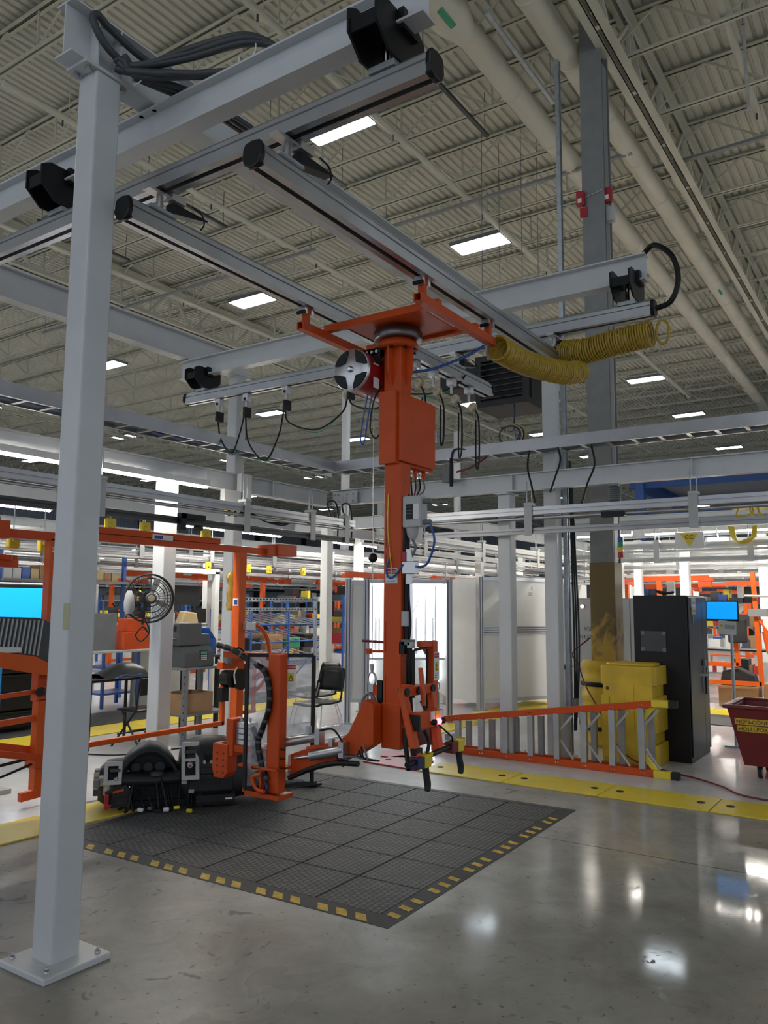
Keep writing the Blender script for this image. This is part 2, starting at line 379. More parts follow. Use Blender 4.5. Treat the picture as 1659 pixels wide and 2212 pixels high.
# ------------------------------------------------------------------ floor markings and mat
def plate_strip(ax, a, b_, c0, c1, L, label, m='yellow', holes=True, z=.012, name='floor_cover'):
    o = T(name, label, 'floor cover', ((a if ax == 'x' else c0), (c0 if ax == 'x' else a), 0))
    t = a
    while t < b_-.01:
        e = min(t+L, b_); g = .004
        mb = MB(); (mb.b(t+g, e-g, c0, c1, 0, z) if ax == 'x' else mb.b(c0, c1, t+g, e-g, 0, z)); pl = mb.build('cover_plate', m, o, .004)
        if holes:
            cm = (c0+c1)/2-.0
            for q in (t+.12, e-.12):
                if e-t > .5:
                    h = MB(); p = (q, cm, z) if ax == 'x' else (cm, q, z); h.lathe(p, [(.036, -.001), (.036, .003), (.02, .004)], 12); sub('bolt_hole', 'black_matte', h, pl)
        t = e
    return o
plate_strip('y', -3.15, 4.45, 7.26, 7.80, .95, 'yellow floor cover plate strip with dark bolt holes along the right aisle')
plate_strip('x', 1.2, 7.2, 5.49, 5.99, .95, 'yellow floor cover strip running behind the near white column')
o = T('floor_cover', 'red floor cover plates where the two yellow strips meet', 'floor cover', (7.26, 4.46, 0))
for q in ([(7.26, 4.46), (7.80, 4.57), (7.86, 5.02), (7.32, 5.18)], [(7.9, 4.64), (7.98, 4.72), (8.02, 5.4), (7.7, 5.2), (7.68, 5.08)]):
    MB().prism(q, 'z', 0, .014).build('cover_plate', 'red', o)
for p in ((7.5, 4.66), (7.55, 5.0)): MB().lathe((*p, .014), [(.034, -.001), (.034, .003), (.018, .004)], 12).build('bolt_hole', 'black_matte', o)
plate_strip('x', 9.4, 19, 5.45, 6.05, 1.2, 'yellow floor cover strip behind the fallen ladder', holes=False)
plate_strip('x', -2, 21, 8.95, 9.6, 1.2, 'yellow floor cover strip along the far side of the left aisle', holes=False)
plate_strip('y', -3, 5.4, 13.75, 14.55, 1.2, 'yellow floor cover strip behind the black cabinet', holes=False)
plate_strip('y', -5, 5.4, 19.2, 20.0, 1.2, 'yellow floor cover strip in the far right aisle', holes=True)
mo = T('anti_fatigue_mat', 'black rubber tile mat with yellow hazard dashes on two edges', 'floor mat', (3.717, 2.459, 0), math.radians(1.4))
TS = .4572; E0 = .116
MB().b(.06, 2*E0+6*TS-.06, .06, 2*E0+6*TS-.06, 0, .006).build('mat_base', 'black_matte', mo, local=True)
tm = MB(); g_ = .004; tm.add([(g_, g_, .006), (TS-g_, g_, .006), (TS-g_, TS-g_, .006), (g_, TS-g_, .006), (g_+.006, g_+.006, .014), (TS-g_-.006, g_+.006, .014), (TS-g_-.006, TS-g_-.006, .014), (g_+.006, TS-g_-.006, .014)], [(3, 2, 1, 0), (4, 5, 6, 7), (0, 1, 5, 4), (1, 2, 6, 5), (2, 3, 7, 6), (3, 0, 4, 7)])
tmesh = tm.mesh('mat_tile', 'rubber_tile')
for i in range(6):
    for j in range(6):
        q = bpy.data.objects.new('mat_tile', tmesh); C.objects.link(q); q.parent = mo; q.location = (E0+i*TS, E0+j*TS, 0)
LM = 2*E0+6*TS
def ramp_edge(poly4):   # poly: outer a,b then inner b,a
    a, b_, c, d = [V((*p, 0)) for p in poly4]; h = V((0, 0, .0145)); k = V((0, 0, .002))
    return MB().add([a, b_, c, d, a+k, b_+k, c+h, d+h], [(0, 3, 2, 1), (4, 5, 6, 7), (0, 1, 5, 4), (1, 2, 6, 5), (2, 3, 7, 6), (3, 0, 4, 7)])
I0, I1 = E0+.001, LM-E0-.001
for p4 in (((0, LM), (0, 0), (I0, I0), (I0, I1)), ((0, 0), (LM, 0), (I1, I0), (I0, I0)), ((LM, 0), (LM, LM), (I1, I1), (I1, I0)), ((LM, LM), (0, LM), (I0, I1), (I1, I1))):
    ramp_edge(p4).build('ramp_edge', 'rubber_edge', mo, local=True)
def hz(s): return .002+.0125*s/E0+.0012
for k in range(6):              # right-hand edge: pairs of three dashes per tile
    for j in range(3):
        if k == 5 and j == 2: continue
        x = .13+k*TS+j*.125+(.05 if j == 2 else 0)*0
        a, b_ = .022, .092
        MB().quad((x, a, hz(a)), (x+.052, a, hz(a)), (x+.052, b_, hz(b_)), (x, b_, hz(b_))).build('hazard_dash', 'yellow_tape', mo, local=True)
for k in range(6):
    for j in range(3):
        y = .14+k*TS+j*.13; a, b_ = .012, .075
        MB().quad((a, y, hz(a)), (b_, y+.05, hz(b_)), (b_, y+.12, hz(b_)), (a, y+.075, hz(a))).build('hazard_dash', 'yellow_tape', mo, local=True)
# darker mats in the far bays
tag(MB().b(12.55, 13.7, -2, 4.3, 0, .012).build('work_mat', 'rubber_edge'), 'dark work mat in front of the yellow strip behind the black cabinet', 'floor mat')
tag(MB().b(-2, 16, 9.65, 10.75, 0, .012).build('work_mat', 'rubber_edge'), 'dark work mat beyond the left aisle yellow strip', 'floor mat')

# ------------------------------------------------------------------ hoist frame: columns and beams
def column(label, x, y, zt, w_=.155, cap=True, base=True, bolts=True, name='steel_column', m='white_paint', bs=.36):
    o = T(name, label, 'column', (x, y, 0)); h = w_/2
    MB().b(x-h, x+h, y-h, y+h, .02, zt).build('shaft', m, o, .012)
    if base:
        q = bs/2
        MB().b(x-q, x+q, y-q, y+q, 0, .032).build('base_plate', m, o, .006)
        if bolts:
            for sx in (-1, 1):
                for sy in (-1, 1): bolt(o, (x+sx*(q-.045), y+sy*(q-.045), .032))
    if cap:
        MB().b(x-.15, x+.15, y-.085, y+.085, zt, zt+.018).build('cap_plate', m, o)
    return o
NC = column('near glossy white square steel column in the left foreground', 2.478, 3.535, 4.50)
for dx, dy in ((-.11, -.05), (-.11, .05), (.11, -.05), (.11, .05)):
    MB().lathe((2.478+dx, 3.535+dy, 4.478), [(.018, 0), (.018, .02)], 6).build('bolt', 'steel', NC)
tag(MB().add([(2.3995, 3.50, 1.57), (2.3995, 3.455, 1.57), (2.3995, 3.455, 1.70), (2.3995, 3.50, 1.70)], [(0, 1, 2, 3)]).build('sticky_note', 'sticky'), 'faded square sticky note on the near white column', 'note')
column('white square column under the far end of the right frame beam beside the grey strut', 8.8, 3.55, 4.54, .16)
column('white square column behind the gold bag at far end of left frame beam', 7.11, 7.02, 4.54, .16)
column('white square column holding the bracketed lower beam behind the ladder', 8.6, 4.04, 3.0, .16)
column('white square column with the brown wall fan on it', 5.60, 6.5, 3.0, .17)
def beam(name, label, ax, a, b_, cu, zb, h, wd, plates=()):
    o = T(name, label, 'beam', ((a, cu, zb) if ax == 'x' else (cu, a, zb)))
    MB().ibeam(ax, a, b_, cu, zb, h, wd).build('beam_web', 'white_paint', o)
    for t in plates:
        mb = MB(); mb.b(t-.004, t+.004, cu-wd/2, cu+wd/2, zb+.012, zb+h-.012) if ax == 'x' else mb.b(cu-wd/2, cu+wd/2, t-.004, t+.004, zb+.012, zb+h-.012)
        mb.build('stiffener', 'white_paint', o)
    return o
BA = beam('frame_beam', 'white steel beam sitting on top of the near column', 'x', 2.25, 8.95, 3.535, 4.518, .30, .14, (2.41, 2.55))
beam('frame_beam', 'white steel beam crossing the upper left behind the near column', 'x', 2.2, 7.3, 7.02, 4.53, .30, .14)
beam('frame_beam', 'near white cross beam running from the left edge to the top', 'y', 1.68, 7.3, 2.83, 4.30, .20, .11)
beam('frame_beam', 'far white cross beam above the far runway rail', 'y', 1.70, 7.1, 6.28, 4.30, .22, .11)
for dx in (-.03, .03):
    for dy in (-.055, .055): bolt(BA, (2.83+dx, 3.535+dy, 4.488), 'z', .014, .02)
MB().b(3.70, 3.72, 3.44, 3.46, 4.56, 4.8).build('clip', 'steel', BA)
MB().b(3.86, 3.96, 3.42, 3.46, 4.60, 4.78).build('junction_box', 'mid_grey', BA)

# aluminium crane rail section: top ribs, neck, body, bottom lips with a slot
def railsec(s=1.):
    half = [(.020, .19), (.024, .168), (.034, .164), (.034, .150), (.044, .146), (.044, .118), (.036, .112), (.036, .104), (.048, .098), (.048, .022), (.056, .016), (.056, 0), (.016, 0), (.016, .012), (.038, .020), (.038, .088)]
    return [(u, v*.7) for u, v in half]+[(-u, v*.7) for u, v in reversed(half)]
def crane_rail(name, label, ax, a, b_, cu, zb, hang=(), cat='rail'):
    o = T(name, label, cat, ((a, cu, zb) if ax == 'x' else (cu, a, zb)))
    MB().prism([(cu+u, zb+v) for u, v in railsec()], ax, a, b_).build('rail_body', 'aluminium', o)
    for t, e in ((a, -1), (b_, 1)):
        c = MB(); P = [(0, .175), (.045, .165), (.058, .13), (.062, .06), (.045, .01), (.02, -.006)]; P = P+[(-u, v) for u, v in reversed(P[1:])]
        c.prism([(cu+u, zb+v*.74) for u, v in P], ax, t, t+e*.03); c.build('end_cap', 'black_plastic', o, .008)
    return o
NR = crane_rail('runway_rail', 'near aluminium runway rail hung under the near white cross beam', 'y', 1.66, 7.3, 2.82, 3.985)
FR = crane_rail('runway_rail', 'far aluminium runway rail hung under the far white cross beam', 'y', 1.66, 6.95, 6.25, 3.985)
B1 = crane_rail('bridge_rail', 'right aluminium bridge rail with hose coil at its far end', 'x', 2.58, 6.85, 2.47, 3.715)
B2 = crane_rail('bridge_rail', 'left aluminium bridge rail starting behind the near column', 'x', 2.58, 6.85, 3.40, 3.715)
def hanger(label, x, y, zb, zt):
    o = T('rail_hanger', label, 'bracket', (x, y, zb), 0, 'black rail hangers')
    P = [(-.20, .29), (-.14, .34), (.15, .34), (.20, .29), (.20, .14), (.11, .0), (-.10, .0), (-.20, .13)]
    for s_ in (-1, 1): MB().prism([(x+u, zb+.02+v*(zt+.05-zb)/.34) for u, v in P], 'y', y+s_*.075-.006, y+s_*.075+.006).build('side_plate', 'black', o)
    MB().b(x-.12, x+.12, y-.075, y+.075, zt-.012, zt).build('top_clamp', 'black', o)
    MB().b(x-.19, x-.18, y-.07, y+.07, zb+.10, zt-.01).build('back_plate', 'black', o); MB().b(x-.03, x+.10, y-.11, y-.08, zt-.02, zt+.08).build('beam_clip', 'black', o)
    MB().cyl((x, y, zb), (x, y, zt), .016, n=8).build('rod', 'chrome', o)
    MB().b(x-.045, x+.045, y-.07, y+.07, zb-.012, zb+.018).build('rail_clamp', 'galvanised', o)
    for sy in (-.08, .08):
        for dz in (.06, .11, .16): bolt(o, (x+.02, y+sy, zb+dz), 'y', .010, .012, 'chrome')
    return o
hanger('black rail hanger at the top right end of the near runway rail', 2.82, 1.90, 4.118, 4.30)
hanger('black rail hanger left of the near white column', 2.82, 4.35, 4.118, 4.30)
hanger('black rail hanger at the right end of the far runway rail', 6.25, 1.85, 4.118, 4.30)
hanger('black rail hanger at the left end of the far runway rail', 6.25, 6.72, 4.118, 4.30)
def trolley(label, x, y, zb):
    o = T('rail_trolley', label, 'trolley', (x, y, zb), 0, 'bridge rail trolleys')
    MB().b(x-.05, x+.20, y-.03, y+.03, zb-.035, zb-.02).build('yoke', 'silver', o)
    MB().b(x+.10, x+.20, y-.045, y+.045, zb-.043, zb-.002).build('block', 'silver', o)
    MB().cyl((x+.05, y-.02, zb), (x+.05, y+.02, zb), .02, n=12).build('wheel', 'black', o)
    MB().prism([(x+.12, zb-.05), (x+.38, zb-.05), (x+.38, zb-.06), (x+.12, zb-.115)], 'y', y-.03, y+.03).build('bumper', 'black', o)
    MB().cyl((x+.05, y, zb-.137), (x+.05, y, zb-.02), .018, n=8).build('hanger_bolt', 'steel', o); MB().b(x-.04, x+.14, y-.035, y+.035, zb-.137, zb-.12).build('saddle_plate', 'galvanised', o)
    MB().tube(spline([(x+.24, y-.05, zb-.03), (x+.31, y-.055, zb-.05), (x+.33, y-.055, zb-.1), (x+.31, y-.05, zb-.14)], 5), .005, 6).build('cable_loop', 'black', o)
trolley('trolley joining the right bridge rail to the near runway rail', 2.75, 2.47, 3.985)
trolley('trolley joining the left bridge rail to the near runway rail', 2.75, 3.40, 3.985)
trolley('trolley joining the right bridge rail to the far runway rail', 6.18, 2.47, 3.985)
trolley('trolley joining the left bridge rail to the far runway rail', 6.18, 3.40, 3.985)

# ------------------------------------------------------------------ lower steel, trays, double rails
beam('lower_beam', 'white lower beam along the left aisle below the cable tray', 'x', 1.5, 8.42, 6.6, 3.0, .205, .11, (4.6, 6.2, 7.3))
beam('lower_beam', 'white lower beam along the right aisle below the cable tray', 'y', -3.5, 6.55, 8.5, 3.02, .205, .11, (1.9, 3.9, 5.2))
CP = T('corner_plate', 'bolted white corner plate joining the two lower beams', 'bracket', (8.42, 6.3, 3.03))
MB().b(8.428, 8.442, 6.1, 6.5, 3.03, 3.19).build('plate', 'white_paint', CP)
for yy in (6.16, 6.26, 6.40, 6.46):
    for zz in (3.06, 3.15): bolt(CP, (8.428, yy, zz), 'x', .012, -.014)
def tray(label, ax, a, b_, c, z, wd=.30, h=.13, step=.28):
    o = T('cable_tray', label, 'cable tray', ((a, c, z) if ax == 'x' else (c, a, z)))
    for s_ in (-1, 1):
        m_ = MB(); u = c+s_*wd/2
        P = [(u, z), (u-s_*.03, z), (u-s_*.03, z+.006), (u-s_*.005, z+.006), (u-s_*.005, z+h-.006), (u-s_*.03, z+h-.006), (u-s_*.03, z+h), (u, z+h)]
        m_.prism(P, ax, a, b_); m_.build('side_rail', 'aluminium', o)
    t = a+.1; rm = None
    while t < b_:
        m_ = MB(); m_.b(t-.02, t+.02, c-wd/2+.03, c+wd/2-.03, z+.006, z+.028) if ax == 'x' else m_.b(c-wd/2+.03, c+wd/2-.03, t-.02, t+.02, z+.006, z+.028)
        m_.build('rung', 'aluminium', o); t += step
    for k in range(5):
        u = c-.09+.045*k; m_ = MB(); pts = [((t_, u+R.uniform(-.012, .012), z+.045+R.uniform(0, .03)) if ax == 'x' else (u+R.uniform(-.012, .012), t_, z+.045+R.uniform(0, .03))) for t_ in [a+(b_-a)*i/14 for i in range(15)]]
        m_.tube(pts, .011+.004*(k % 2), 6).build('cable', ['black', 'black', 'yellow', 'mid_grey', 'blue'][k], o)
    return o
tray('aluminium ladder cable tray over the left aisle side', 'x', 1.6, 8.65, 6.55, 3.45)
tray('aluminium ladder cable tray over the right aisle side', 'y', -3.5, 6.40, 8.5, 3.46)
def drail(label, ax, a, b_, c, zt, br=(), m='aluminium', rods=.25, detail=True, low='alu_matte'):
    o = T('overhead_rail', label, 'overhead rail', ((a, c, zt) if ax == 'x' else (c, a, zt)))
    h = .085; P = [(c-.03, zt-h), (c+.03, zt-h), (c+.03, zt-.05), (c+.024, zt-.047), (c+.024, zt-.041), (c+.03, zt-.038), (c+.03, zt), (c-.03, zt), (c-.03, zt-.038), (c-.024, zt-.041), (c-.024, zt-.047), (c-.03, zt-.05)]
    MB().prism(P, ax, a, b_).build('track', m, o)
    e = lambda t, z: (t, c, z) if ax == 'x' else (c, t, z)
    MB().cyl(e(a, zt-.125), e(b_, zt-.125), .02, n=10).build('pipe', m, o)
    z2 = zt-.30; P = [(c-.025, z2), (c+.025, z2), (c+.025, z2+.028), (c+.018, z2+.031), (c+.018, z2+.037), (c+.025, z2+.04), (c+.025, z2+.066), (c-.025, z2+.066), (c-.025, z2+.04), (c-.018, z2+.037), (c-.018, z2+.031), (c-.025, z2+.028)]
    MB().prism(P, ax, a, b_).build('lower_track', low, o)
    for t in br:
        q = MB(); x0, x1 = t-.045, t+.045
        for s_ in (-1, 1):
            (q.b(x0, x1, c+s_*.042-.005, c+s_*.042+.005, z2-.02, zt+.03) if ax == 'x' else q.b(c+s_*.042-.005, c+s_*.042+.005, x0, x1, z2-.02, zt+.03))
            break
        q.build('bracket_plate', 'light_grey' if m == 'aluminium' else m, o)
        (MB().b(x0, x1, c-.06, c+.06, zt+.02, zt+.05) if ax == 'x' else MB().b(c-.06, c+.06, x0, x1, zt+.02, zt+.05)).build('hanger_cap', 'light_grey' if m == 'aluminium' else m, o)
        for d_ in (-.03, .03):
            if rods: MB().cyl(e(t+d_, zt+.05), e(t+d_, zt+.05+rods), .007, n=6).build('threaded_rod', 'galvanised', o)
        if detail: bolt(o, e(t+.02, zt+.05), 'z', .016, .014)
    return o
drail('grey double overhead rail along the left aisle with black lower track', 'x', 1.6, 8.5, 6.2, 2.80, (4.55, 6.45, 7.6, 8.3), low='dark_grey')
drail('grey double overhead rail along the right aisle passing before the columns', 'y', -3.5, 5.35, 8.32, 2.80, (-1.7, .1, 1.86, 3.63, 5.05), low='alu_matte')
def ltube(label, ax, a, b_, c, z, name='strip_light', m='tube_light', cat='strip light'):
    o = T(name, label, cat, ((a, c, z) if ax == 'x' else (c, a, z)))
    hm = MB()
    hm.prism([(c-.045, z-.002), (c-.036, z-.002), (c-.030, z+.03), (c+.030, z+.03), (c+.036, z-.002), (c+.045, z-.002), (c+.045, z+.06), (c-.045, z+.06)], ax, a, b_); hm.build('housing', 'white_far', o)
    e = lambda t: (t, c, z) if ax == 'x' else (c, t, z)
    MB().prism([(c-.028, z+.028), (c-.028, z-.004), (c-.018, z-.022), (c+.018, z-.022), (c+.028, z-.004), (c+.028, z+.028)], ax, a+.02, b_-.02).build('lamp_tube', m, o)
    for t in (a+.15, b_-.15):
        p = e(t)
        if c == 6.3: MB().b(t-.015, t+.015, 6.3, 6.58, z+.045, z+.058).build('support_arm', 'white_far', o)
        else: MB().cyl((p[0], p[1], z+.05), (p[0], p[1], 3.06), .008, n=6).build('hanger_rod', 'white_far', o)
    return o
ltube('long lit strip light left of the near white column', 'x', 3.2, 4.42, 6.3, 2.945)
ltube('long lit strip light right of the near white column', 'x', 4.58, 5.98, 6.3, 2.945)
# bay across the left aisle: second line of rails and lamps
drail('pale double overhead rail on the far side of the left aisle', 'x', 2, 24, 10.2, 2.74, [3.6, 5.2, 6.9, 8.3, 9.8, 11.4, 13.2, 15.5, 18], 'rail_far', .3, False, 'alu_matte')
drail('pale double overhead rail in the second row beyond the left aisle', 'x', 2, 26, 11.6, 2.80, [4, 6, 8.4, 10.6, 13, 16, 19], 'rail_far', .3, False, 'alu_matte')
beam('bay_beam', 'white beam over the workstations on the far side of the left aisle', 'x', 2, 28, 9.65, 3.05, .2, .11)
nm = ['first', 'second', 'third', 'fourth', 'fifth', 'sixth', 'seventh', 'eighth', 'ninth', 'tenth']
for k, (a, b_) in enumerate([(5.2, 6.35), (8.6, 9.75), (9.85, 11.0), (12.25, 13.2), (13.45, 14.3), (14.9, 16.0), (16.6, 17.7), (18.9, 20.1), (22, 23.2), (26, 27.2)]):
    ltube('lit strip light beyond the left aisle, %s along the row' % nm[k], 'x', a, b_, 9.65, 2.93)
for k, (a, b_) in enumerate([(1.95, 3.9), (.0, 1.85), (4.1, 5.1)]):
    ltube('lit strip light beyond the right aisle, %s' % ['behind the CC sign', 'above the yellow hose coil', 'left of the brown column'][k], 'y', a, b_, 13.72, 2.93)
drail('white double overhead rail below the CC sign', 'y', .2, 4.7, 13.2, 2.72, (.9, 2.15, 3.55, 4.6), 'white_far', .3, False, 'white_far')
drail('white double overhead rail farther behind the CC sign', 'y', -1, 5.9, 17.4, 2.62, (.6, 2.4, 4.2, 6), 'white_far', .3, False, 'white_far')
beam('bay_beam', 'white beam over the workstations on the far side of the right aisle', 'y', -1, 5.3, 13.72, 3.05, .2, .11)
beam('bay_beam', 'thin white beam above the CC sign', 'y', .2, 4.9, 13.12, 2.99, .12, .09)
beam('bay_beam', 'short white beam bridging the aisle behind the orange mast', 'y', 6.7, 9.8, 11.3, 3.02, .2, .12)
beam('bay_beam', 'white beam along the aisle behind the lit booth', 'x', 9.5, 24, 6.5, 2.98, .2, .12)
drail('white double overhead rail over the lit booth', 'x', 9.0, 24, 6.15, 2.74, (10.2, 12.1, 14.4, 17, 20), 'white_far', .3, False, 'white_far')

# ------------------------------------------------------------------ the orange hoist manipulator
HM = T('hoist_manipulator', 'tall orange hoist manipulator hanging from the two bridge rails', 'manipulator', (4.55, 2.96, .36))
def sqt(ax, a, b_, c1, c2, s_, t=.006, s2=None):
    h = s_/2; g = (s2 or s_)/2; q = MB()
    for u0, u1, v0, v1 in ((c1-h, c1+h, c2-g, c2-g+t), (c1-h, c1+h, c2+g-t, c2+g), (c1-h, c1-h+t, c2-g+t, c2+g-t), (c1+h-t, c1+h, c2-g+t, c2+g-t)):
        q.prism([(u0, v0), (u1, v0), (u1, v1), (u0, v1)], ax, a, b_)
    return q
for y in (2.47, 3.40): sqt('x', 4.02, 5.05, y, 3.575, .055).build('side_tube', 'orange', HM)
for x in (4.30, 4.82): MB().b(x-.025, x+.025, 2.47, 3.40, 3.602, 3.652).build('cross_tube', 'orange', HM, .004)
MB().b(4.34, 4.79, 2.62, 3.24, 3.622, 3.634).build('top_plate', 'orange', HM)
MB().prism([(2.62, 3.60), (2.62, 3.65), (2.5, 3.65)], 'x', 4.30, 4.31).build('gusset', 'orange', HM)
for y in (2.47, 3.40):
    for x in (4.08, 4.98):
        MB().b(x-.02, x+.02, y-.02, y+.02, 3.60, 3.715).build('lug', 'orange', HM)
        for s_ in (-1, 1): MB().b(x+s_*.035-.014, x+s_*.035+.014, y-.03, y+.03, 3.665, 3.714).build('trolley_block', 'silver', HM)
        MB().cyl((x-.05, y-.034, 3.672), (x-.05, y+.034, 3.672), .013, n=10).build('roller', 'black', HM)
AX, AY = 4.56, 2.96
tr = MB().lathe((AX, AY, 3.53), [(.165, 0), (.172, .01), (.172, .06), (.165, .07)], 32).build('slew_ring', 'dark_steel', HM)
MB().lathe((AX, AY, 3.47), [(.12, 0), (.145, .01), (.145, .035), (.12, .06)], 28).build('flange', 'orange', HM)
for k in range(8):
    a = k*PI/4+.2; MB().lathe((AX+.125*math.cos(a), AY+.125*math.sin(a), 3.455), [(.013, 0), (.013, .016)], 6).build('bolt', 'black', HM)
MB().b(4.49, 4.63, 2.89, 3.03, 3.14, 3.48).build('mast_head', 'orange', HM, .008)
for y0, s_ in ((2.89, -1), (3.03, 1)): MB().prism([(y0, 3.47), (y0+s_*.055, 3.47), (y0+s_*.055, 3.30), (y0, 3.20)], 'x', 4.555, 4.567).build('gusset', 'orange', HM)
MB().prism([(4.49, 3.47), (4.435, 3.47), (4.435, 3.30), (4.49, 3.20)], 'y', 2.955, 2.967).build('gusset', 'orange', HM)
eb = MB().b(4.465, 4.97, 2.918, 3.055, 2.655, 3.165).build('electrical_box', 'orange', HM, .006)
sub('box_door', 'orange', MB().b(4.495, 4.965, 2.893, 2.916, 2.675, 3.150), eb, .005)
sub('door_latch', 'silver', MB().b(4.952, 4.972, 2.886, 2.894, 2.88, 2.96), eb)
MB().b(4.50, 4.62, 2.888, 3.028, .775, 2.66).build('mast', 'orange', HM, .006)
MB().b(4.49, 4.62, 2.884, 3.032, .765, 1.06).build('mast_foot', 'orange', HM, .006)
for z in [1.0+.11*k for k in range(15)]: MB().cyl((4.545, 2.889, z), (4.545, 2.8865, z), .006, n=8).build('bolt', 'dark_grey', HM)
for z0 in (1.15, 1.5, 1.95, 2.2): MB().b(4.4985, 4.5, 3.005, 3.009, z0-.11, z0+.09).build('weld_slot', 'dark_red', HM)
# cable connectors under the box
for k in range(7):
    x = 4.55+.058*k
    MB().lathe((x, 2.955, 2.60), [(.014, 0), (.014, .02), (.018, .025), (.018, .05), (.012, .055)], 8).build('cable_gland', 'silver' if k % 2 else 'orange', HM)
    c_ = ['yellow', 'black', 'mid_grey', 'black', 'dark_red', 'black', 'mid_grey'][k]
    MB().tube(spline([(x, 2.955, 2.60), (x-.03, 2.93, 2.52), (4.58+.008*k, 2.885-.006*k, 2.42), (4.56, 2.868-.004*k, 2.30)], 6), .006, 6).build('cable', c_, HM)
ac = MB().b(4.505, 4.60, 2.74, 2.885, 2.215, 2.43).build('controller', 'light_grey', HM, .012)
sub('black_panel', 'black', MB().b(4.497, 4.505, 2.80, 2.85, 2.27, 2.37), ac)
for k in range(4): sub('divider', 'mid_grey', MB().b(4.4945, 4.4975, 2.80, 2.85, 2.283+.022*k, 2.286+.022*k), ac)
sub('label_plate', 'paper', MB().b(4.4985, 4.505, 2.752, 2.795, 2.27, 2.37), ac)
MB().lathe((4.55, 2.83, 2.16), [(.02, -.02), (.035, 0), (.045, .055)], 14).build('drain_cup', 'light_grey', HM)
for zz in (2.25, 2.39): MB().lathe((4.55, 2.74, zz), [(.018, 0), (.018, -.05), (.013, -.055)], 12, 'y').build('port_fitting', 'mid_grey', HM)
MB().tube(spline([(4.54, 2.83, 2.15), (4.54, 2.80, 2.08), (4.54, 2.85, 1.99), (4.53, 2.87, 1.93)], 6), .009, 8).build('hose', 'mid_grey', HM)
MB().tube(spline([(4.55, 2.695, 2.25), (4.55, 2.66, 2.12), (4.55, 2.71, 1.98), (4.55, 2.78, 1.95)], 8), .008, 8).build('hose', 'blue', HM)
MB().tube(spline([(4.49, 2.97, 2.02), (4.488, 3.0, 1.93), (4.488, 2.97, 1.88), (4.488, 2.925, 1.90), (4.50, 2.87, 1.97)], 8), .006, 8).build('hose', 'blue', HM)
v = MB().b(4.50, 4.56, 2.78, 2.885, 1.905, 1.99).build('valve', 'silver', HM, .006); sub('valve_body', 'silver', MB().cyl((4.53, 2.845, 1.84), (4.53, 2.845, 2.07), .024, n=14), v); sub('red_cap', 'red', MB().b(4.50, 4.55, 2.855, 2.885, 1.99, 2.055), v)
MB().cyl((4.54, 2.865, 1.47), (4.54, 2.865, 1.88), .021, n=14).build('air_cylinder', 'black', HM)
MB().cyl((4.54, 2.835, 1.30), (4.54, 2.835, 1.86), .012, n=10).build('piston_rod', 'chrome', HM)
MB().b(4.50, 4.57, 2.82, 2.885, 1.44, 1.475).build('clamp', 'mid_grey', HM)
MB().b(4.50, 4.55, 2.838, 2.887, 1.56, 1.66).build('sensor_box', 'light_grey', HM, .006)
MB().b(4.50, 4.54, 2.86, 2.90, 1.38, 1.46).build('sensor_box', 'black', HM)
MB().b(4.50, 4.54, 2.80, 2.84, 1.42, 1.46).build('sensor_box', 'light_grey', HM, .004)
for k in range(4):
    MB().tube(spline([(4.53+.012*k, 2.872-.006*k, 2.28), (4.52+.012*k, 2.872, 2.0), (4.53+.01*k, 2.83+.012*k, 1.6), (4.53, 2.855-.012*k, 1.35), (4.55, 2.87-.012*k, 1.1), (4.55, 2.85-.01*k, .92)], 6), .007, 6).build('cable', 'black', HM)
MB().tube(spline([(4.52, 2.86, 1.05), (4.44, 2.80, .95), (4.41, 2.79, .84), (4.40, 2.77, .74), (4.36, 2.735, .68)], 8), .016, 8).build('cable_sleeve', 'black', HM)
MB().tube(spline([(4.49, 2.985, 2.45), (4.485, 2.985, 2.2), (4.487, 2.96, 1.98), (4.487, 2.95, 1.9)], 6), .0035, 6).build('cable', 'yellow', HM)
sg = MB().b(4.4965, 4.4985, 2.915, 3.012, 1.845, 1.945).build('warning_sign', 'paper', HM)
sub('sign_header', 'print_red', MB().b(4.4955, 4.4965, 2.920, 3.007, 1.908, 1.94), sg)
for st, z, c_ in (('DANGER', 1.915, 'paper'), ('LOCKOUT', 1.881, 'print_blue'), ('FOR SAFETY', 1.853, 'print_blue')):
    text(st, .022 if st != 'FOR SAFETY' else .016, (4.495, 2.963, z), (0, -1, 0), (0, 0, 1), c_, HM, align='CENTER')
MB().b(4.4975, 4.4985, 2.93, 2.99, .866, .874).build('small_label', 'yellow', HM)
# pins left of the mast
MB().cyl((4.52, 3.03, 1.452), (4.52, 3.21, 1.456), .009, n=10).build('pin', 'dark_red', HM)
MB().cyl((4.52, 3.03, 1.392), (4.52, 3.15, 1.388), .009, n=10).build('pin', 'orange', HM); MB().b(4.50, 4.54, 3.14, 3.17, 1.37, 1.405).build('stop_block', 'orange', HM)
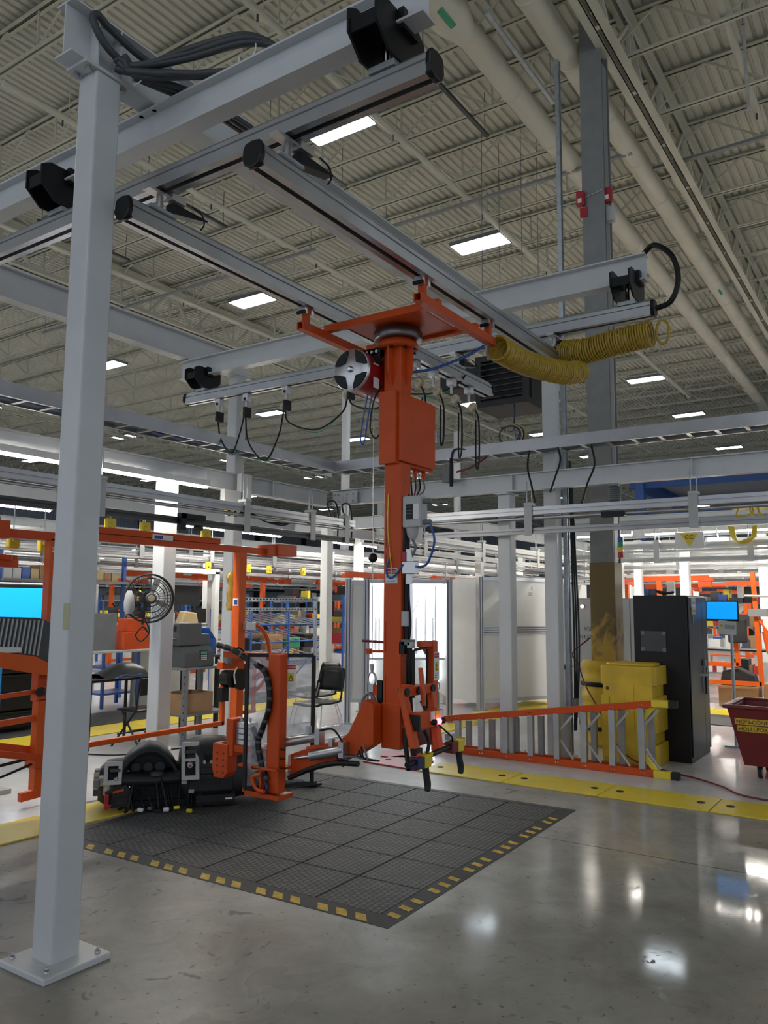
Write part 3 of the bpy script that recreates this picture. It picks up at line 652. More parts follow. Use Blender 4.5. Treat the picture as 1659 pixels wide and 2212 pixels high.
# spring balancer drum
rb = MB().cyl((4.36, 3.2, 3.315), (4.72, 3.2, 3.315), .148, n=36).build('balancer_drum', 'reel_red', HM)
fc = MB().lathe((4.36, 3.2, 3.315), [(.148, 0), (.15, -.015), (.14, -.022), (.04, -.03), (0, -.03)], 36, 'x').build('drum_face', 'silver', HM)
for k in range(4):
    a = k*PI/2+PI/4+.05; q = MB(); P = []
    for t in range(11):
        th = a-.55+1.1*t/10; P.append((3.2+.140*math.cos(th), 3.315+.140*math.sin(th)))
    for t in range(9):
        th = a+.5-1.0*t/8; r_ = .066+.045*(abs(t-4)/4)**1.6; P.append((3.2+r_*math.cos(th), 3.315+r_*math.sin(th)))
    sub('window', 'black_matte', q.prism(P, 'x', 4.325, 4.34), fc)
sub('hub_nut', 'chrome', MB().lathe((4.33, 3.2, 3.315), [(.022, 0), (.022, -.012), (.012, -.02)], 16, 'x'), fc)
for z0, y0, s_ in ((3.36, 3.075, .05), (3.26, 3.095, .04)):
    MB().add([(4.40, 3.2-.1495*math.cos(.28), z0), (4.47, 3.2-.1495*math.cos(.28), z0), (4.47, 3.2-.1495*math.cos(.28), z0-.075), (4.40, 3.2-.1495*math.cos(.28), z0-.075)], [(0, 1, 2, 3)]).build('drum_label', 'paper', HM)
MB().b(4.44, 4.66, 3.05, 3.20, 3.43, 3.475).build('drum_bracket', 'black', HM)
MB().b(4.44, 4.452, 3.03, 3.19, 3.36, 3.47).build('drum_bracket', 'black', HM)
for y in (3.06, 3.10, 3.14): MB().lathe((4.44, y, 3.45), [(.012, 0), (.012, -.004)], 10, 'x').build('bracket_hole', 'silver', HM)
MB().b(4.66, 4.70, 3.04, 3.12, 3.18, 3.44).build('drum_bracket', 'black', HM)
MB().b(4.52, 4.62, 2.97, 3.1, 3.40, 3.45).build('bracket_arm', 'orange', HM)
MB().tube(spline([(4.5, 3.17, 3.18), (4.5, 3.2, 3.05), (4.5, 3.23, 2.86), (4.5, 3.2, 2.83), (4.5, 3.17, 3.0), (4.5, 3.14, 3.16)], 6), .005, 6).build('cable', 'blue', HM)
MB().tube(spline([(4.5, 3.05, 3.22), (4.5, 3.12, 3.12), (4.5, 3.15, 2.93), (4.5, 3.10, 2.85), (4.5, 3.04, 2.93)], 7), .006, 6).build('cable', 'black', HM)
MB().cyl((4.5, 3.119, 3.18), (4.5, 3.117, 1.30), .0035, n=6).build('wire_rope', 'steel', HM)
MB().sphere((4.5, 3.116, 2.02), .032).build('rope_ball', 'black', HM)
MB().cyl((4.5, 3.117, 1.305), (4.5, 3.117, 1.25), .014, .010, 8).build('rope_clamp', 'steel', HM)
MB().tube([(4.5, 3.117+.032*math.cos(t*PI/8), 1.205+.045*math.sin(t*PI/8)) for t in range(16)], .007, 6, True).build('shackle', 'steel', HM)
MB().b(4.49, 4.51, 3.10, 3.135, 1.12, 1.175).build('shackle_pin', 'steel', HM)
MB().tube([(4.5, 3.14+.058*math.cos(t*PI/10), 1.0+.11*math.sin(t*PI/10)) for t in range(20)], .012, 8, True).build('rope_coil', 'mid_grey', HM)
MB().tube(spline([(4.5, 3.09, 1.10), (4.495, 3.05, 1.03), (4.495, 2.99, .985), (4.495, 2.93, .985)], 6), .004, 6).build('wire_end', 'steel', HM)
MB().b(4.50, 4.56, 3.035, 3.075, .87, 1.20).build('guide_rail', 'black_plastic', HM)
MB().b(4.50, 4.58, 3.075, 3.125, .80, 1.17).build('side_plate', 'orange', HM)
# lower arm toward the left
MB().prism([(3.10, 1.08), (3.02, 1.05), (3.02, .80), (3.12, .74), (3.30, .655), (3.62, .55), (3.74, .50), (3.74, .66), (3.60, .71), (3.32, .78), (3.22, .86)], 'x', 4.38, 4.48).build('lower_arm', 'orange', HM, .006)
MB().prism([(3.27, .80), (3.55, .74), (3.55, .72), (3.27, .77)], 'x', 4.35, 4.55).build('arm_cover', 'orange', HM)
for y0, y1, z0, z1, r_ in ((3.22, 3.5, .755, .685, .034), (3.42, 3.78, .82, .74, .03)):
    MB().cyl((4.34, y0, z0), (4.34, y1, z1), r_, n=16).build('air_cylinder', 'steel', HM)
    MB().cyl((4.34, y1, z1), (4.34, y1+.14, z1-.03), .012, n=10).build('piston_rod', 'chrome', HM)
    MB().b(4.31, 4.37, y0-.01, y0+.03, z0-.05, z0+.05).build('cylinder_cap', 'steel', HM); MB().b(4.325, 4.355, y0+.09, y0+.12, z0+.01, z0+.06).build('port_fitting', 'galvanised', HM)
MB().tube(spline([(4.33, 3.1, .68), (4.33, 3.3, .66), (4.33, 3.5, .60), (4.33, 3.68, .52)], 6), .018, 8).build('cable_sleeve', 'black', HM)
MB().tube(spline([(4.33, 3.22, .79), (4.33, 3.28, .86), (4.33, 3.33, .88), (4.33, 3.42, .86)], 6), .007, 6).build('hose', 'black', HM)
for k in range(9): MB().tube(spline([(4.36, 3.08+.02*k, .80-.02*k), (4.33+R.uniform(-.02, .02), 3.02+.03*k, .72), (4.4, 2.98+R.uniform(0, .1), .70)], 4), .006, 6).build('cable', R.choice(['black', 'navy', 'mid_grey']), HM)
# tool post with square tube foot
MB().b(4.26, 4.34, 3.72, 3.83, .42, 1.355).build('tool_post', 'orange', HM, .006)
MB().prism([(3.83, 1.345), (3.83, 1.18), (3.98, 1.345)], 'x', 4.29, 4.30).build('gusset', 'orange', HM)
MB().b(4.27, 4.33, 3.83, 4.28, 1.31, 1.355).build('top_arm', 'orange', HM)
MB().b(4.24, 4.40, 3.70, 4.01, .38, .41).build('foot_plate', 'orange', HM, .004)
sqt('x', 4.22, 4.42, 3.925, .495, .17, .012).build('foot_tube', 'orange', HM)
MB().b(4.26, 4.40, 3.84, 4.01, .412, .578).build('tube_shade_fill', 'black_matte', HM)  # black fill painted in for the shade inside the hollow foot tube
MB().tube(spline([(4.21, 3.83, .55), (4.2, 3.9, .52), (4.2, 3.86, .45), (4.2, 3.79, .44)], 6), .014, 8).build('hook', 'orange', HM)
for st in (.60, .66, .72): MB().cyl((4.258, 3.70, st), (4.258, 3.66, st), .008, n=8).build('bolt', 'black', HM)
chain = spline([(4.24, 4.30, 1.40), (4.24, 4.15, 1.37), (4.24, 3.99, 1.30), (4.24, 3.85, 1.24), (4.24, 3.80, 1.12), (4.24, 3.80, .98), (4.24, 3.86, .83), (4.24, 3.89, .75), (4.24, 3.86, .62), (4.24, 3.81, .52)], 6)
cs = MB().tube(chain, .020, 8).build('cable_sleeve', 'black', HM)
for k in range(0, len(chain), 3): sub('sleeve_ring', 'dark_grey', MB().sphere(chain[k], .023, 8), cs)
MB().tube(spline([(4.24, 3.82, .5), (4.23, 3.79, .47), (4.23, 3.8, .42)], 5), .014, 6).build('hose', 'navy', HM)
gx = lambda y: 4.2+(3.96-y)*.72
def gbar(y0, z0, y1, z1): return MB().bar((gx(y0)-.012, y0, z0), (gx(y1)-.012, y1, z1), .014, .026, (0, 0, 1) if y0 != y1 else (0, 1, 0))
GP = [(3.96, 1.345), (3.585, 1.345), (3.585, .475), (3.96, .44)]
for (a, b_), (c, d) in zip(GP, GP[1:]+GP[:1]): gbar(a, b_, c, d).build('guard_frame', 'black_matte', HM)
MB().add([(gx(a), a, b_) for a, b_ in GP], [(0, 1, 2, 3)]).build('guard_panel', 'clear_guard', HM)
def warn(parent, P, xd, m):
    og = V(P); xd = V(xd).normalized(); zd = V((0, 0, 1)); nd = xd.cross(zd)
    def q(x0, x1, z0, z1, mm, k, nm_):
        return MB().add([og+xd*x0+zd*z0+nd*k, og+xd*x1+zd*z0+nd*k, og+xd*x1+zd*z1+nd*k, og+xd*x0+zd*z1+nd*k], [(0, 1, 2, 3)]).build(nm_, mm, parent)
    q(0, .072, 0, .185, 'paper', .001, 'warning_label'); q(.004, .068, .150, .180, 'print_red', .002, 'label_header'); q(.014, .058, .062, .125, 'yellow', .002, 'label_panel')
    MB().add([og+xd*.019+zd*.069+nd*.003, og+xd*.053+zd*.069+nd*.003, og+xd*.036+zd*.118+nd*.003], [(0, 1, 2)]).build('label_triangle', 'print_black', parent)
    MB().add([og+xd*.026+zd*.074+nd*.004, og+xd*.046+zd*.074+nd*.004, og+xd*.036+zd*.104+nd*.004], [(0, 1, 2)]).build('label_triangle', 'yellow', parent)
    text('DANGER', .016, og+xd*.036+zd*.159, xd, zd, 'paper', parent, depth=.004, align='CENTER')
    for k in range(3): q(.010, .062-.012*k, .046-.014*k, .050-.014*k, 'print_black', .002, 'label_line')
warn(HM, (gx(3.74)-.016, 3.74, 1.10), (.72, -1, 0), 0)
# brackets and gripper plates left of the post
gr = MB().b(4.30, 4.38, 4.02, 4.16, .70, .86).build('gripper_stack', 'silver', HM, .004)
for k in range(3): sub('gripper_slot', 'mid_grey', MB().b(4.295, 4.301, 4.02, 4.16, .735+.04*k, .742+.04*k), gr)
for k in range(3): sub('screw', 'steel', MB().lathe((4.33, 4.05+.045*k, .86), [(.009, 0), (.009, .03)], 8), gr)
MB().b(4.28, 4.40, 3.84, 4.30, .655, .70).build('gripper_arm', 'orange', HM)
MB().b(4.27, 4.40, 4.16, 4.23, .62, .88).build('gripper_bracket', 'orange', HM, .004)
MB().prism([(4.20, .70), (4.20, .50), (4.24, .46), (4.33, .46), (4.35, .52), (4.35, .70)], 'x', 4.26, 4.36).build('gripper_jaw', 'orange', HM, .006)
for k in range(4):
    for j in range(2): MB().lathe((4.26, 4.24+.06*j, .50+.045*k), [(.008, 0), (.008, -.003)], 8, 'x').build('jaw_hole', 'dark_red', HM)
MB().b(4.22, 4.40, 3.70, 4.06, .575, .592).build('lower_arm_plate', 'orange', HM)
MB().b(4.24, 4.30, 3.95, 4.03, .60, .66).build('rest_block', 'light_grey', HM)
MB().tube(spline([(4.26, 3.96, .84), (4.25, 3.92, .78), (4.26, 3.95, .70), (4.26, 3.9, .62)], 5), .02, 8).build('cable', 'navy', HM)
# control handles to the right of the mast
MB().b(4.27, 4.66, 2.715, 2.755, 1.13, 1.19).build('pivot_bar', 'orange', HM, .006)
MB().b(4.50, 4.56, 2.755, 2.888, 1.135, 1.185).build('pivot_arm', 'orange', HM, .004)
for x in (4.30, 4.44, 4.62): MB().cyl((x, 2.705, 1.16), (x, 2.765, 1.16), .026, n=14).build('pivot_bearing', 'black', HM)
MB().bar((4.30, 2.745, 1.17), (4.24, 2.60, .775), .045, .055, (1, 0, 0)).build('handle_arm', 'orange', HM, .005)
MB().bar((4.64, 2.74, 1.17), (4.50, 2.60, .79), .045, .055, (1, 0, 0)).build('handle_arm', 'orange', HM, .005)
MB().bar((4.46, 2.71, 1.30), (4.42, 2.66, 1.07), .02, .026, (1, 0, 0)).build('stop_lever', 'orange', HM)
MB().cyl((4.42, 2.68, 1.10), (4.44, 2.63, .99), .012, n=8).build('gas_strut', 'black', HM)
cb = MB().b(4.28, 4.56, 2.60, 2.69, .945, 1.045).build('control_box', 'orange', HM, .006)
for k in range(3):
    sub('button_plate', ['paper', 'yellow', 'paper'][k], MB().b(4.40+.055*k, 4.445+.055*k, 2.594, 2.60, .985, 1.04), cb)
    sub('push_button', ['black', 'indicator_red', 'black'][k], MB().lathe((4.423+.055*k, 2.60, .975), [(.019, 0), (.019, -.025), (.012, -.03)], 12, 'y'), cb)
MB().b(4.262, 4.279, 2.60, 2.69, .935, 1.03).build('box_clamp', 'black', HM)
MB().cyl((4.10, 2.585, .765), (4.79, 2.585, .815), .017, n=12).build('handlebar', 'black', HM)
for x, z, cc in ((4.24, .765, 'navy'), (4.66, .80, 'dark_red')):
    MB().b(x-.055, x+.02, 2.555, 2.62, z-.04, z+.03).build('switch_body', cc, HM, .006)
    t_ = MB().b(x+.02, x+.09, 2.55, 2.63, z-.04, z+.035).build('thumb_switch', 'yellow', HM, .006)
    sub('switch_flap', 'yellow', MB().bar((x+.095, 2.59, z-.035), (x+.12, 2.59, z+.04), .06, .012, (1, 0, 0)), t_); sub('switch_slot', 'steel', MB().b(x+.092, x+.098, 2.56, 2.62, z-.03, z+.03), t_)
    MB().tube(spline([(x+.06, 2.58, z-.03), (x+.062, 2.572, z-.09), (x+.075, 2.57, z-.145), (x+.062, 2.565, z-.18)], 6), [.024, .023, .022, .022, .021, .020, .020, .0205, .021, .0215, .0215, .0215, .021, .0205, .020, .020, .019, .018, .017], 12).build('hand_grip', 'black_matte', HM)
    MB().b(x-.03, x+.05, 2.59, 2.63, z+.035, z+.075).build('switch_cover', 'steel' if x > 4.4 else 'black', HM, .004)
MB().tube(spline([(4.5, 2.6, .95), (4.56, 2.575, .90), (4.62, 2.57, .86), (4.64, 2.58, .83)], 6), .006, 6).build('cable', 'black', HM)
MB().tube(spline([(4.36, 2.62, .93), (4.38, 2.6, .86), (4.36, 2.60, .80), (4.34, 2.60, .75)], 6), .012, 6).build('cable_sleeve', 'black', HM)
# rear post with clear guard
MB().b(4.70, 4.76, 2.755, 2.80, .78, 1.46).build('rear_post', 'orange', HM, .004)
MB().b(4.56, 4.76, 2.76, 2.80, 1.425, 1.465).build('rear_arm', 'orange', HM, .004)
MB().prism([(2.80, 1.44), (2.80, 1.34), (2.88, 1.44)], 'x', 4.71, 4.72).build('gusset', 'orange', HM)
for p0, p1 in (((4.66, 2.78, 1.41), (4.66, 2.78, 1.02)), ((4.50, 2.78, 1.41), (4.66, 2.78, 1.425)), ((4.52, 2.8, 1.41), (4.52, 2.8, 1.1))): MB().bar(p0, p1, .012, .016).build('guard_frame', 'black_matte', HM)
MB().add([(4.52, 2.79, 1.41), (4.70, 2.79, 1.41), (4.70, 2.79, 1.0), (4.52, 2.79, 1.0)], [(0, 1, 2, 3)]).build('guard_panel', 'clear_guard', HM)
warn(HM, (4.702, 2.754, 1.20), (1, 0, 0), 0)
MB().tube([(4.73, 2.745-.0, 1.12+.03*math.sin(t*PI/6)) if 0 else (4.76+.028*math.cos(t*PI/6), 2.76, 1.16+.028*math.sin(t*PI/6)) for t in range(12)], .004, 6, True).build('ring', 'steel', HM)
MB().b(4.52, 4.66, 2.76, 2.88, .80, .90).build('mast_bracket', 'dark_red', HM)

# yellow spring hose
def coil(path, r, turns, wr=.009, start=0.):
    n = turns*12; P = spline(path, 14); L = [0]
    for a, b_ in zip(P, P[1:]): L.append(L[-1]+(b_-a).length)
    out = []; j = 0
    for i in range(n+1):
        s_ = L[-1]*i/n
        while j < len(L)-2 and L[j+1] < s_: j += 1
        f = (s_-L[j])/max(1e-6, L[j+1]-L[j]); p = P[j].lerp(P[j+1], min(1, f)); t = (P[j+1]-P[j]).normalized()
        u = (V((0, 0, 1))-t*t.z).normalized(); w_ = t.cross(u); a = 2*PI*i/12+start
        out.append(p+(u*math.cos(a)+w_*math.sin(a))*r*(1+.03*math.sin(i*.7)))
    return MB().tube(out, wr, 5)
HO = T('spring_hose', 'yellow coiled air hose drooping from the right bridge rail', 'hose', (6.2, 2.4, 3.6))
coil([(5.06, 2.44, 3.535), (5.5, 2.42, 3.54), (6.0, 2.32, 3.57), (6.28, 2.27, 3.64)], .088, 48).build('hose_coil', 'yellow_hose', HO)
coil([(6.30, 2.42, 3.83), (6.26, 2.20, 3.80), (6.24, 1.95, 3.82), (6.24, 1.66, 3.84)], .10, 36, .009, 1).build('hose_coil', 'yellow_hose', HO)
MB().tube([(6.24, 1.58+.05*math.cos(t*PI/5), 3.84+.10*math.sin(t*PI/5)) for t in range(10)], .011, 6, True).build('hose_end', 'yellow_hose', HO)
MB().tube(spline([(5.06, 2.5, 3.46), (5.02, 2.5, 3.50), (4.98, 2.47, 3.55)], 5), .012, 8).build('hose_tail', 'steel', HO)
tag(MB().tube(spline([(4.98, 2.5, 3.54), (4.9, 2.6, 3.46), (4.75, 2.78, 3.36), (4.6, 2.90, 3.31)], 8), .010, 8).build('air_line', 'blue'), 'blue air line from the yellow coil to the orange mast', 'hose')
tag(MB().tube(spline([(6.28, 1.72, 4.53), (6.24, 1.62, 4.56), (6.2, 1.48, 4.42), (6.2, 1.44, 4.22), (6.2, 1.50, 4.06), (6.22, 1.62, 4.03)], 9), .022, 8).build('supply_hose', 'black'), 'black hose looping around the right end of the far cross beam', 'hose')
# conduit bundle on the frame beam
CB = T('conduit_bundle', 'bundle of looped dark grey flexible conduit on the near beams', 'cable', (2.6, 3.4, 4.6))
for k in range(5):
    d = .018*(k % 3); e = .022*(k//2)
    loop = spline([(2.50+d, 3.44-e, 4.60+d), (2.56+d, 3.36, 4.57), (2.70, 3.12-e, 4.60+e), (2.86, 2.86-d, 4.68+e), (2.98+d, 2.72, 4.68), (3.02, 2.72-d, 4.62), (2.94, 2.84+d, 4.58-d), (2.74, 3.10+e, 4.53), (2.58-d, 3.34, 4.53-e*.5), (2.50+d, 3.44-e, 4.55+e)], 7)
    MB().tube(loop, .019, 8).build('conduit_loop', 'rubber_grey', CB)
MB().tube(spline([(2.62, 3.43, 4.58), (2.44, 3.44, 4.64), (2.36, 3.45, 4.74), (2.38, 3.45, 4.79), (2.46, 3.455, 4.77), (2.62, 3.44, 4.72), (2.8, 3.42, 4.70)], 8), .02, 8).build('conduit_loop', 'rubber_grey', CB)
for k in range(3): MB().tube(spline([(2.58, 3.38, 4.52), (2.72+.02*k, 3.26+.03*k, 4.52), (2.95, 3.2+.035*k, 4.53), (3.3, 3.2+.04*k, 4.55)], 6), .017, 8).build('conduit_tail', 'rubber_grey', CB)
for p in ((2.6, 3.36, 4.55), (2.88, 2.84, 4.63)): MB().tube([(p[0]+.02*math.sin(t*PI/5), p[1]+.06*math.cos(t*PI/5), p[2]+.075*math.sin(t*PI/5)) for t in range(10)], .004, 5, True).build('cable_tie', 'white_far', CB)
# festoon cable trolleys under the far runway rail
for k, y in enumerate((6.44, 6.02, 5.45, 4.62, 4.02)):
    o = T('cable_trolley', 'festoon cable trolley under the far runway rail, %s from its left end' % nm[k], 'trolley', (6.25, y, 3.94), 0, 'festoon trolleys')
    MB().b(6.215, 6.285, y-.035, y+.035, 3.90, 3.984).build('wheel_block', 'silver', o, .004)
    MB().cyl((6.21, y, 3.92), (6.29, y, 3.92), .018, n=10).build('wheel', 'black', o)
    MB().b(6.235, 6.265, y-.012, y+.012, 3.82, 3.90).build('hanger_link', 'steel', o)
    MB().b(6.20, 6.30, y-.028, y+.012, 3.72, 3.83).build('cable_clamp', 'black', o, .006)
    MB().lathe((6.25, y+.04, 3.77), [(.035, -.02), (.042, 0), (.035, .02)], 12, 'x').build('cable_saddle', 'silver_leaf', o)
fy = [6.44, 6.02, 5.45, 4.62, 4.02, 3.3]; fd = [.42, .55, .30, .18, .12]
FC = T('festoon_cable', 'black festoon cable looping between the trolleys of the far rail', 'cable', (6.25, 5.5, 3.4))
for a, b_, d in zip(fy, fy[1:], fd):
    for j in range(2): MB().tube(spline([(6.25+.012*j, a+.02, 3.77), (6.25, a-.04, 3.77-d*.6), (6.25+.01*j, (a+b_)/2, 3.77-d-.03*j), (6.25, b_+.1, 3.77-d*.55), (6.25+.012*j, b_+.03, 3.77)], 6), .009 if j == 0 else .004, 6).build('cable_loop', 'black' if j == 0 else 'green_label', FC)
for k, x in enumerate((5.50, 5.80, 6.12, 6.45)):
    o = T('cable_trolley', 'cable clamp trolley under the left bridge rail, %s going away' % nm[k], 'trolley', (x, 3.40, 3.69), 0, 'festoon trolleys')
    MB().b(x-.035, x+.035, 3.365, 3.435, 3.65, 3.714).build('wheel_block', 'silver', o, .004)
    MB().b(x-.01, x+.01, 3.39, 3.41, 3.58, 3.65).build('hanger_link', 'steel', o)
    MB().lathe((x, 3.36, 3.52), [(.038, -.02), (.046, 0), (.038, .02)], 12, 'x').build('cable_saddle', 'silver_leaf', o)
    MB().tube(spline([(x, 3.35, 3.52), (x, 3.30, 3.38), (x-.02, 3.29, 3.15-.05*k), (x, 3.33, 3.12-.05*k), (x+.02, 3.34, 3.4)], 6), .008, 6).build('cable_loop', 'black', o)

# small fittings on the lower steel
o = T('rail_stop', 'black stop bracket on the left overhead rail right of the near column', 'bracket', (5.55, 6.15, 2.5))
MB().b(5.45, 5.52, 6.10, 6.16, 2.43, 2.60).build('stop_plate', 'black', o); MB().b(5.45, 5.78, 6.10, 6.16, 2.55, 2.60).build('stop_arm', 'black', o); MB().cyl((5.72, 6.10, 2.47), (5.72, 6.19, 2.47), .03, n=12).build('roller', 'black', o)
o = T('control_box', 'white control box with yellow plugs on the left lower beam', 'control box', (6.55, 6.5, 2.7))
MB().b(6.40, 6.72, 6.47, 6.54, 2.76, 2.99).build('box_body', 'panel_white', o, .006); MB().b(6.66, 6.84, 6.47, 6.54, 2.9, 3.2).build('box_body', 'panel_white', o, .006)
for k in range(4): MB().lathe((6.46+.05*k, 6.5, 2.69), [(.015, 0), (.015, .07)], 8).build('plug', 'yellow' if k % 2 == 0 else 'black', o)
for k in range(3): MB().tube(spline([(6.6+.03*k, 6.5, 2.7), (6.75, 6.48, 2.75+.02*k), (7.1, 6.48, 2.68), (7.4, 6.48, 2.66+.02*k), (7.6, 6.48, 2.72)], 6), .009, 6).build('cable', 'black', o)
for k, (x, z) in enumerate(((8.0, 2.45), (8.3, 2.4))): MB().tube(spline([(x, 6.2, 2.83), (x-.06, 6.2, 2.98), (x+.1, 6.2, 3.0), (x+.16, 6.2, 2.8), (x+.15, 6.2, 2.55)], 6), .011, 6).build('cable', 'black', o)
o = T('pendant_bracket', 'grey pendant bracket with black tube on the right lower beam', 'bracket', (8.4, 4.72, 3.0))
MB().b(8.36, 8.43, 4.66, 4.78, 3.18, 3.38).build('bracket_plate', 'mid_grey', o, .004); MB().cyl((8.34, 4.64, 3.12), (8.34, 4.64, 3.46), .022, n=12).build('tube', 'black', o); MB().tube(spline([(8.34, 4.64, 3.46), (8.34, 4.60, 3.56), (8.36, 4.45, 3.55), (8.4, 4.3, 3.46)], 6), .012, 6).build('cable', 'navy', o); MB().tube(spline([(8.4, 4.6, 3.3), (8.4, 4.4, 3.34), (8.42, 4.2, 3.45)], 5), .012, 6).build('cable', 'dark_red', o)
for k, (y, z0, z1, s_) in enumerate(((3.62, 3.45, 2.85, .06), (3.28, 3.45, 2.95, -.1), (2.9, 3.44, 2.8, -.12))): tag(MB().tube(spline([(8.32, y, z0), (8.31, y+s_*.3, (z0+z1)/2+.1), (8.31, y-s_*.4, (z0+z1)/2-.1), (8.32, y-s_, z1)], 6), .011, 6).build('drop_cable', 'black'), 'black drop cable below the right cable tray, %s' % ['left of the strut post', 'beside the brown column', 'right of the brown column'][k], 'cable')
o = T('rail_motor', 'dark finned motor on the right overhead rail beside the building column', 'motor', (8.32, 2.66, 2.8))
MB().lathe((8.32, 2.66, 2.80), [(.055, 0), (.06, .01), (.06, .15), (.04, .17)], 14).build('motor_body', 'dark_grey', o)
for k in range(6): MB().lathe((8.32, 2.66, 2.82+.022*k), [(.06, 0), (.066, .004), (.066, .010), (.06, .014)], 14).build('fin', 'mid_grey', o)
MB().b(8.28, 8.36, 2.55, 2.8, 2.64, 2.70).build('gear_block', 'black', o)
o = T('stack_light', 'small coloured stack light beside the brown column', 'lamp', (8.5, 2.67, 2.3))
for k, m in enumerate(('red', 'yellow', 'green_label', 'blue')): MB().lathe((8.5, 2.67, 2.22+.055*k), [(.026, 0), (.028, .005), (.028, .055), (.026, .06)], 12).build('lens', m, o)
MB().cyl((8.5, 2.67, 2.44), (8.5, 2.67, 3.025), .008, n=6).build('pole', 'steel', o)
o = T('clock_sign', 'white sign with red CLOCK letters behind the brown column', 'sign', (13.0, 4.35, 2.5))
MB().b(13.0, 13.01, 4.0, 4.46, 2.47, 2.57).build('sign_board', 'paper', o); text('CLOCK', .085, (12.998, 4.44, 2.49), (0, -1, 0), (0, 0, 1), 'print_red', o)
for y in (4.05, 4.4): MB().cyl((13.005, y, 2.57), (13.1, y, 3.0), .005, n=6).build('wire', 'steel', o)

# ------------------------------------------------------------------ ducts, struts, pipes under the roof
def duct(label, Y, z, r, a, b_):
    o = T('air_duct', label, 'air duct', (a, Y, z)); t = a; L = 1.5
    while t < b_:
        e = min(t+L, b_); MB().cyl((t, Y, z), (e, Y, z), r, n=24).build('duct_section', 'duct_paint', o)
        s_ = MB().lathe((e, Y, z), [(r+.002, -.03), (r+.012, -.02), (r+.012, .02), (r+.002, .03)], 24, 'x').build('joint_ring', 'duct_paint', o)
        if int(t*2) % 3 == 0: MB().tube([(e, Y-r-.01, z+.05), (e, Y-r-.04, z+.2), (e, Y-.1, 9.6)], .008, 5).build('strap_hanger', 'steel', o)
        t = e
    return o
D1 = duct('round cream air duct left of the tall grey building column', 4.65, 9.33, .172, 8.75, 46)
MB().lathe((7.2, 4.65, 9.28), [(.27, -3.2), (.27, 1.15), (.18, 1.5), (.172, 1.56)], 24, 'x').build('duct_taper', 'duct_paint', D1)
MB().cyl((7.75, 4.6, 9.28), (7.95, 3.95, 9.33), .2, n=20).build('duct_branch', 'duct_paint', D1)
D2 = duct('round cream air duct right of the tall grey building column', 3.68, 9.33, .172, 5.6, 46)
for D_, x, y in ((D1, 8.0, 4.65), (D2, 8.05, 3.68), (D2, 19.5, 3.68)):
    r_ = .27 if D_ is D1 and x < 8.2 else .172; zc = 9.28 if D_ is D1 else 9.33; a = math.radians(250); q = MB(); k = r_+.004
    P = [(y+k*math.cos(a+s_), zc+k*math.sin(a+s_)) for s_ in (-.16, 0, .16)]
    if D_ is D1: x = 7.93
    q.add([(x, *p) for p in P]+[(x+.36, *p) for p in P], [(0, 1, 4, 3), (1, 2, 5, 4)]); q.build('duct_label', 'green_label', D_)
for Y, z, a, b_, lb in ((6.74, 9.35, 6, 30, 'cream sprinkler pipe above the right bridge rail'), (10.9, 9.35, 6, 40, 'cream sprinkler pipe above the left bridge rail'), (1.8, 9.7, 6, 30, 'cream sprinkler pipe right of the roof girder'), (15.2, 9.35, 6, 40, 'cream sprinkler pipe beyond the left cross beam')):
    o = T('sprinkler_pipe', lb, 'pipe', (a, Y, z)); MB().cyl((a, Y, z), (b_, Y, z), .055, n=12).build('pipe', 'cream_paint', o)
    t = a+1
    while t < b_: MB().cyl((t, Y, z-.05), (t, Y, z-.15), .015, n=8).build('sprinkler_head', 'dark_grey', o); MB().cyl((t+.1, Y, z+.05), (t+.1, Y, 10.25), .007, n=6).build('hanger_rod', 'cream_paint', o); t += 3.2
def strut(lb, ax, a, b_, c, z, m='dark_grey', w_=.06, rods=True):
    o = T('roof_strut', lb, 'strut', ((a, c, z) if ax == 'x' else (c, a, z)))
    (MB().b(a, b_, c-w_/2, c+w_/2, z, z+.045) if ax == 'x' else MB().b(c-w_/2, c+w_/2, a, b_, z, z+.045)).build('strut', m, o)
    if rods:
        for t in (a+.1, b_-.1):
            p = (t, c) if ax == 'x' else (c, t); MB().cyl((*p, z+.04), (*p, 10.25), .007, n=6).build('hanger_rod', m, o)
    return o
strut('dark hanging strut near the end cap of the near runway rail', 'x', 9.2, 11.4, 5.63, 9.5)
strut('dark hanging strut above the left bridge rail', 'x', 9.2, 11.35, 11.65, 9.5)
strut('dark hanging strut with chain beside the right bridge rail', 'x', 9.2, 11.4, 8.6, 9.5, 'mid_grey')
strut('dark hanging strut left of the near column', 'x', 9, 11.3, 14.7, 9.5)
strut('galvanised roof strut between the two air ducts', 'x', 8.0, 10.1, 3.95, 8.75, 'galvanised', .05)
strut('dark conduit run crossing the roof above the far cross beam', 'y', 3.6, 8.6, 12.64, 9.16, 'grey_paint', .07)
strut('dark conduit run crossing the roof left of the near column', 'y', 10.3, 20, 12.6, 9.16, 'grey_paint', .07)
strut('dark conduit run crossing the roof right of the girder', 'y', -8, 3.9, 13.6, 9.3, 'grey_paint', .08)
o = T('roof_hanger_chain', 'galvanised slotted strut hanging at the upper right corner', 'strut', (11.4, 1.55, 8))
MB().bar((11.2, 1.62, 9.7), (12.3, 1.75, 9.0), .05, .05).build('slotted_strut', 'galvanised', o); MB().cyl((11.2, 1.62, 9.7), (11.2, 1.62, 10.25), .012, n=6).build('rod', 'galvanised', o)
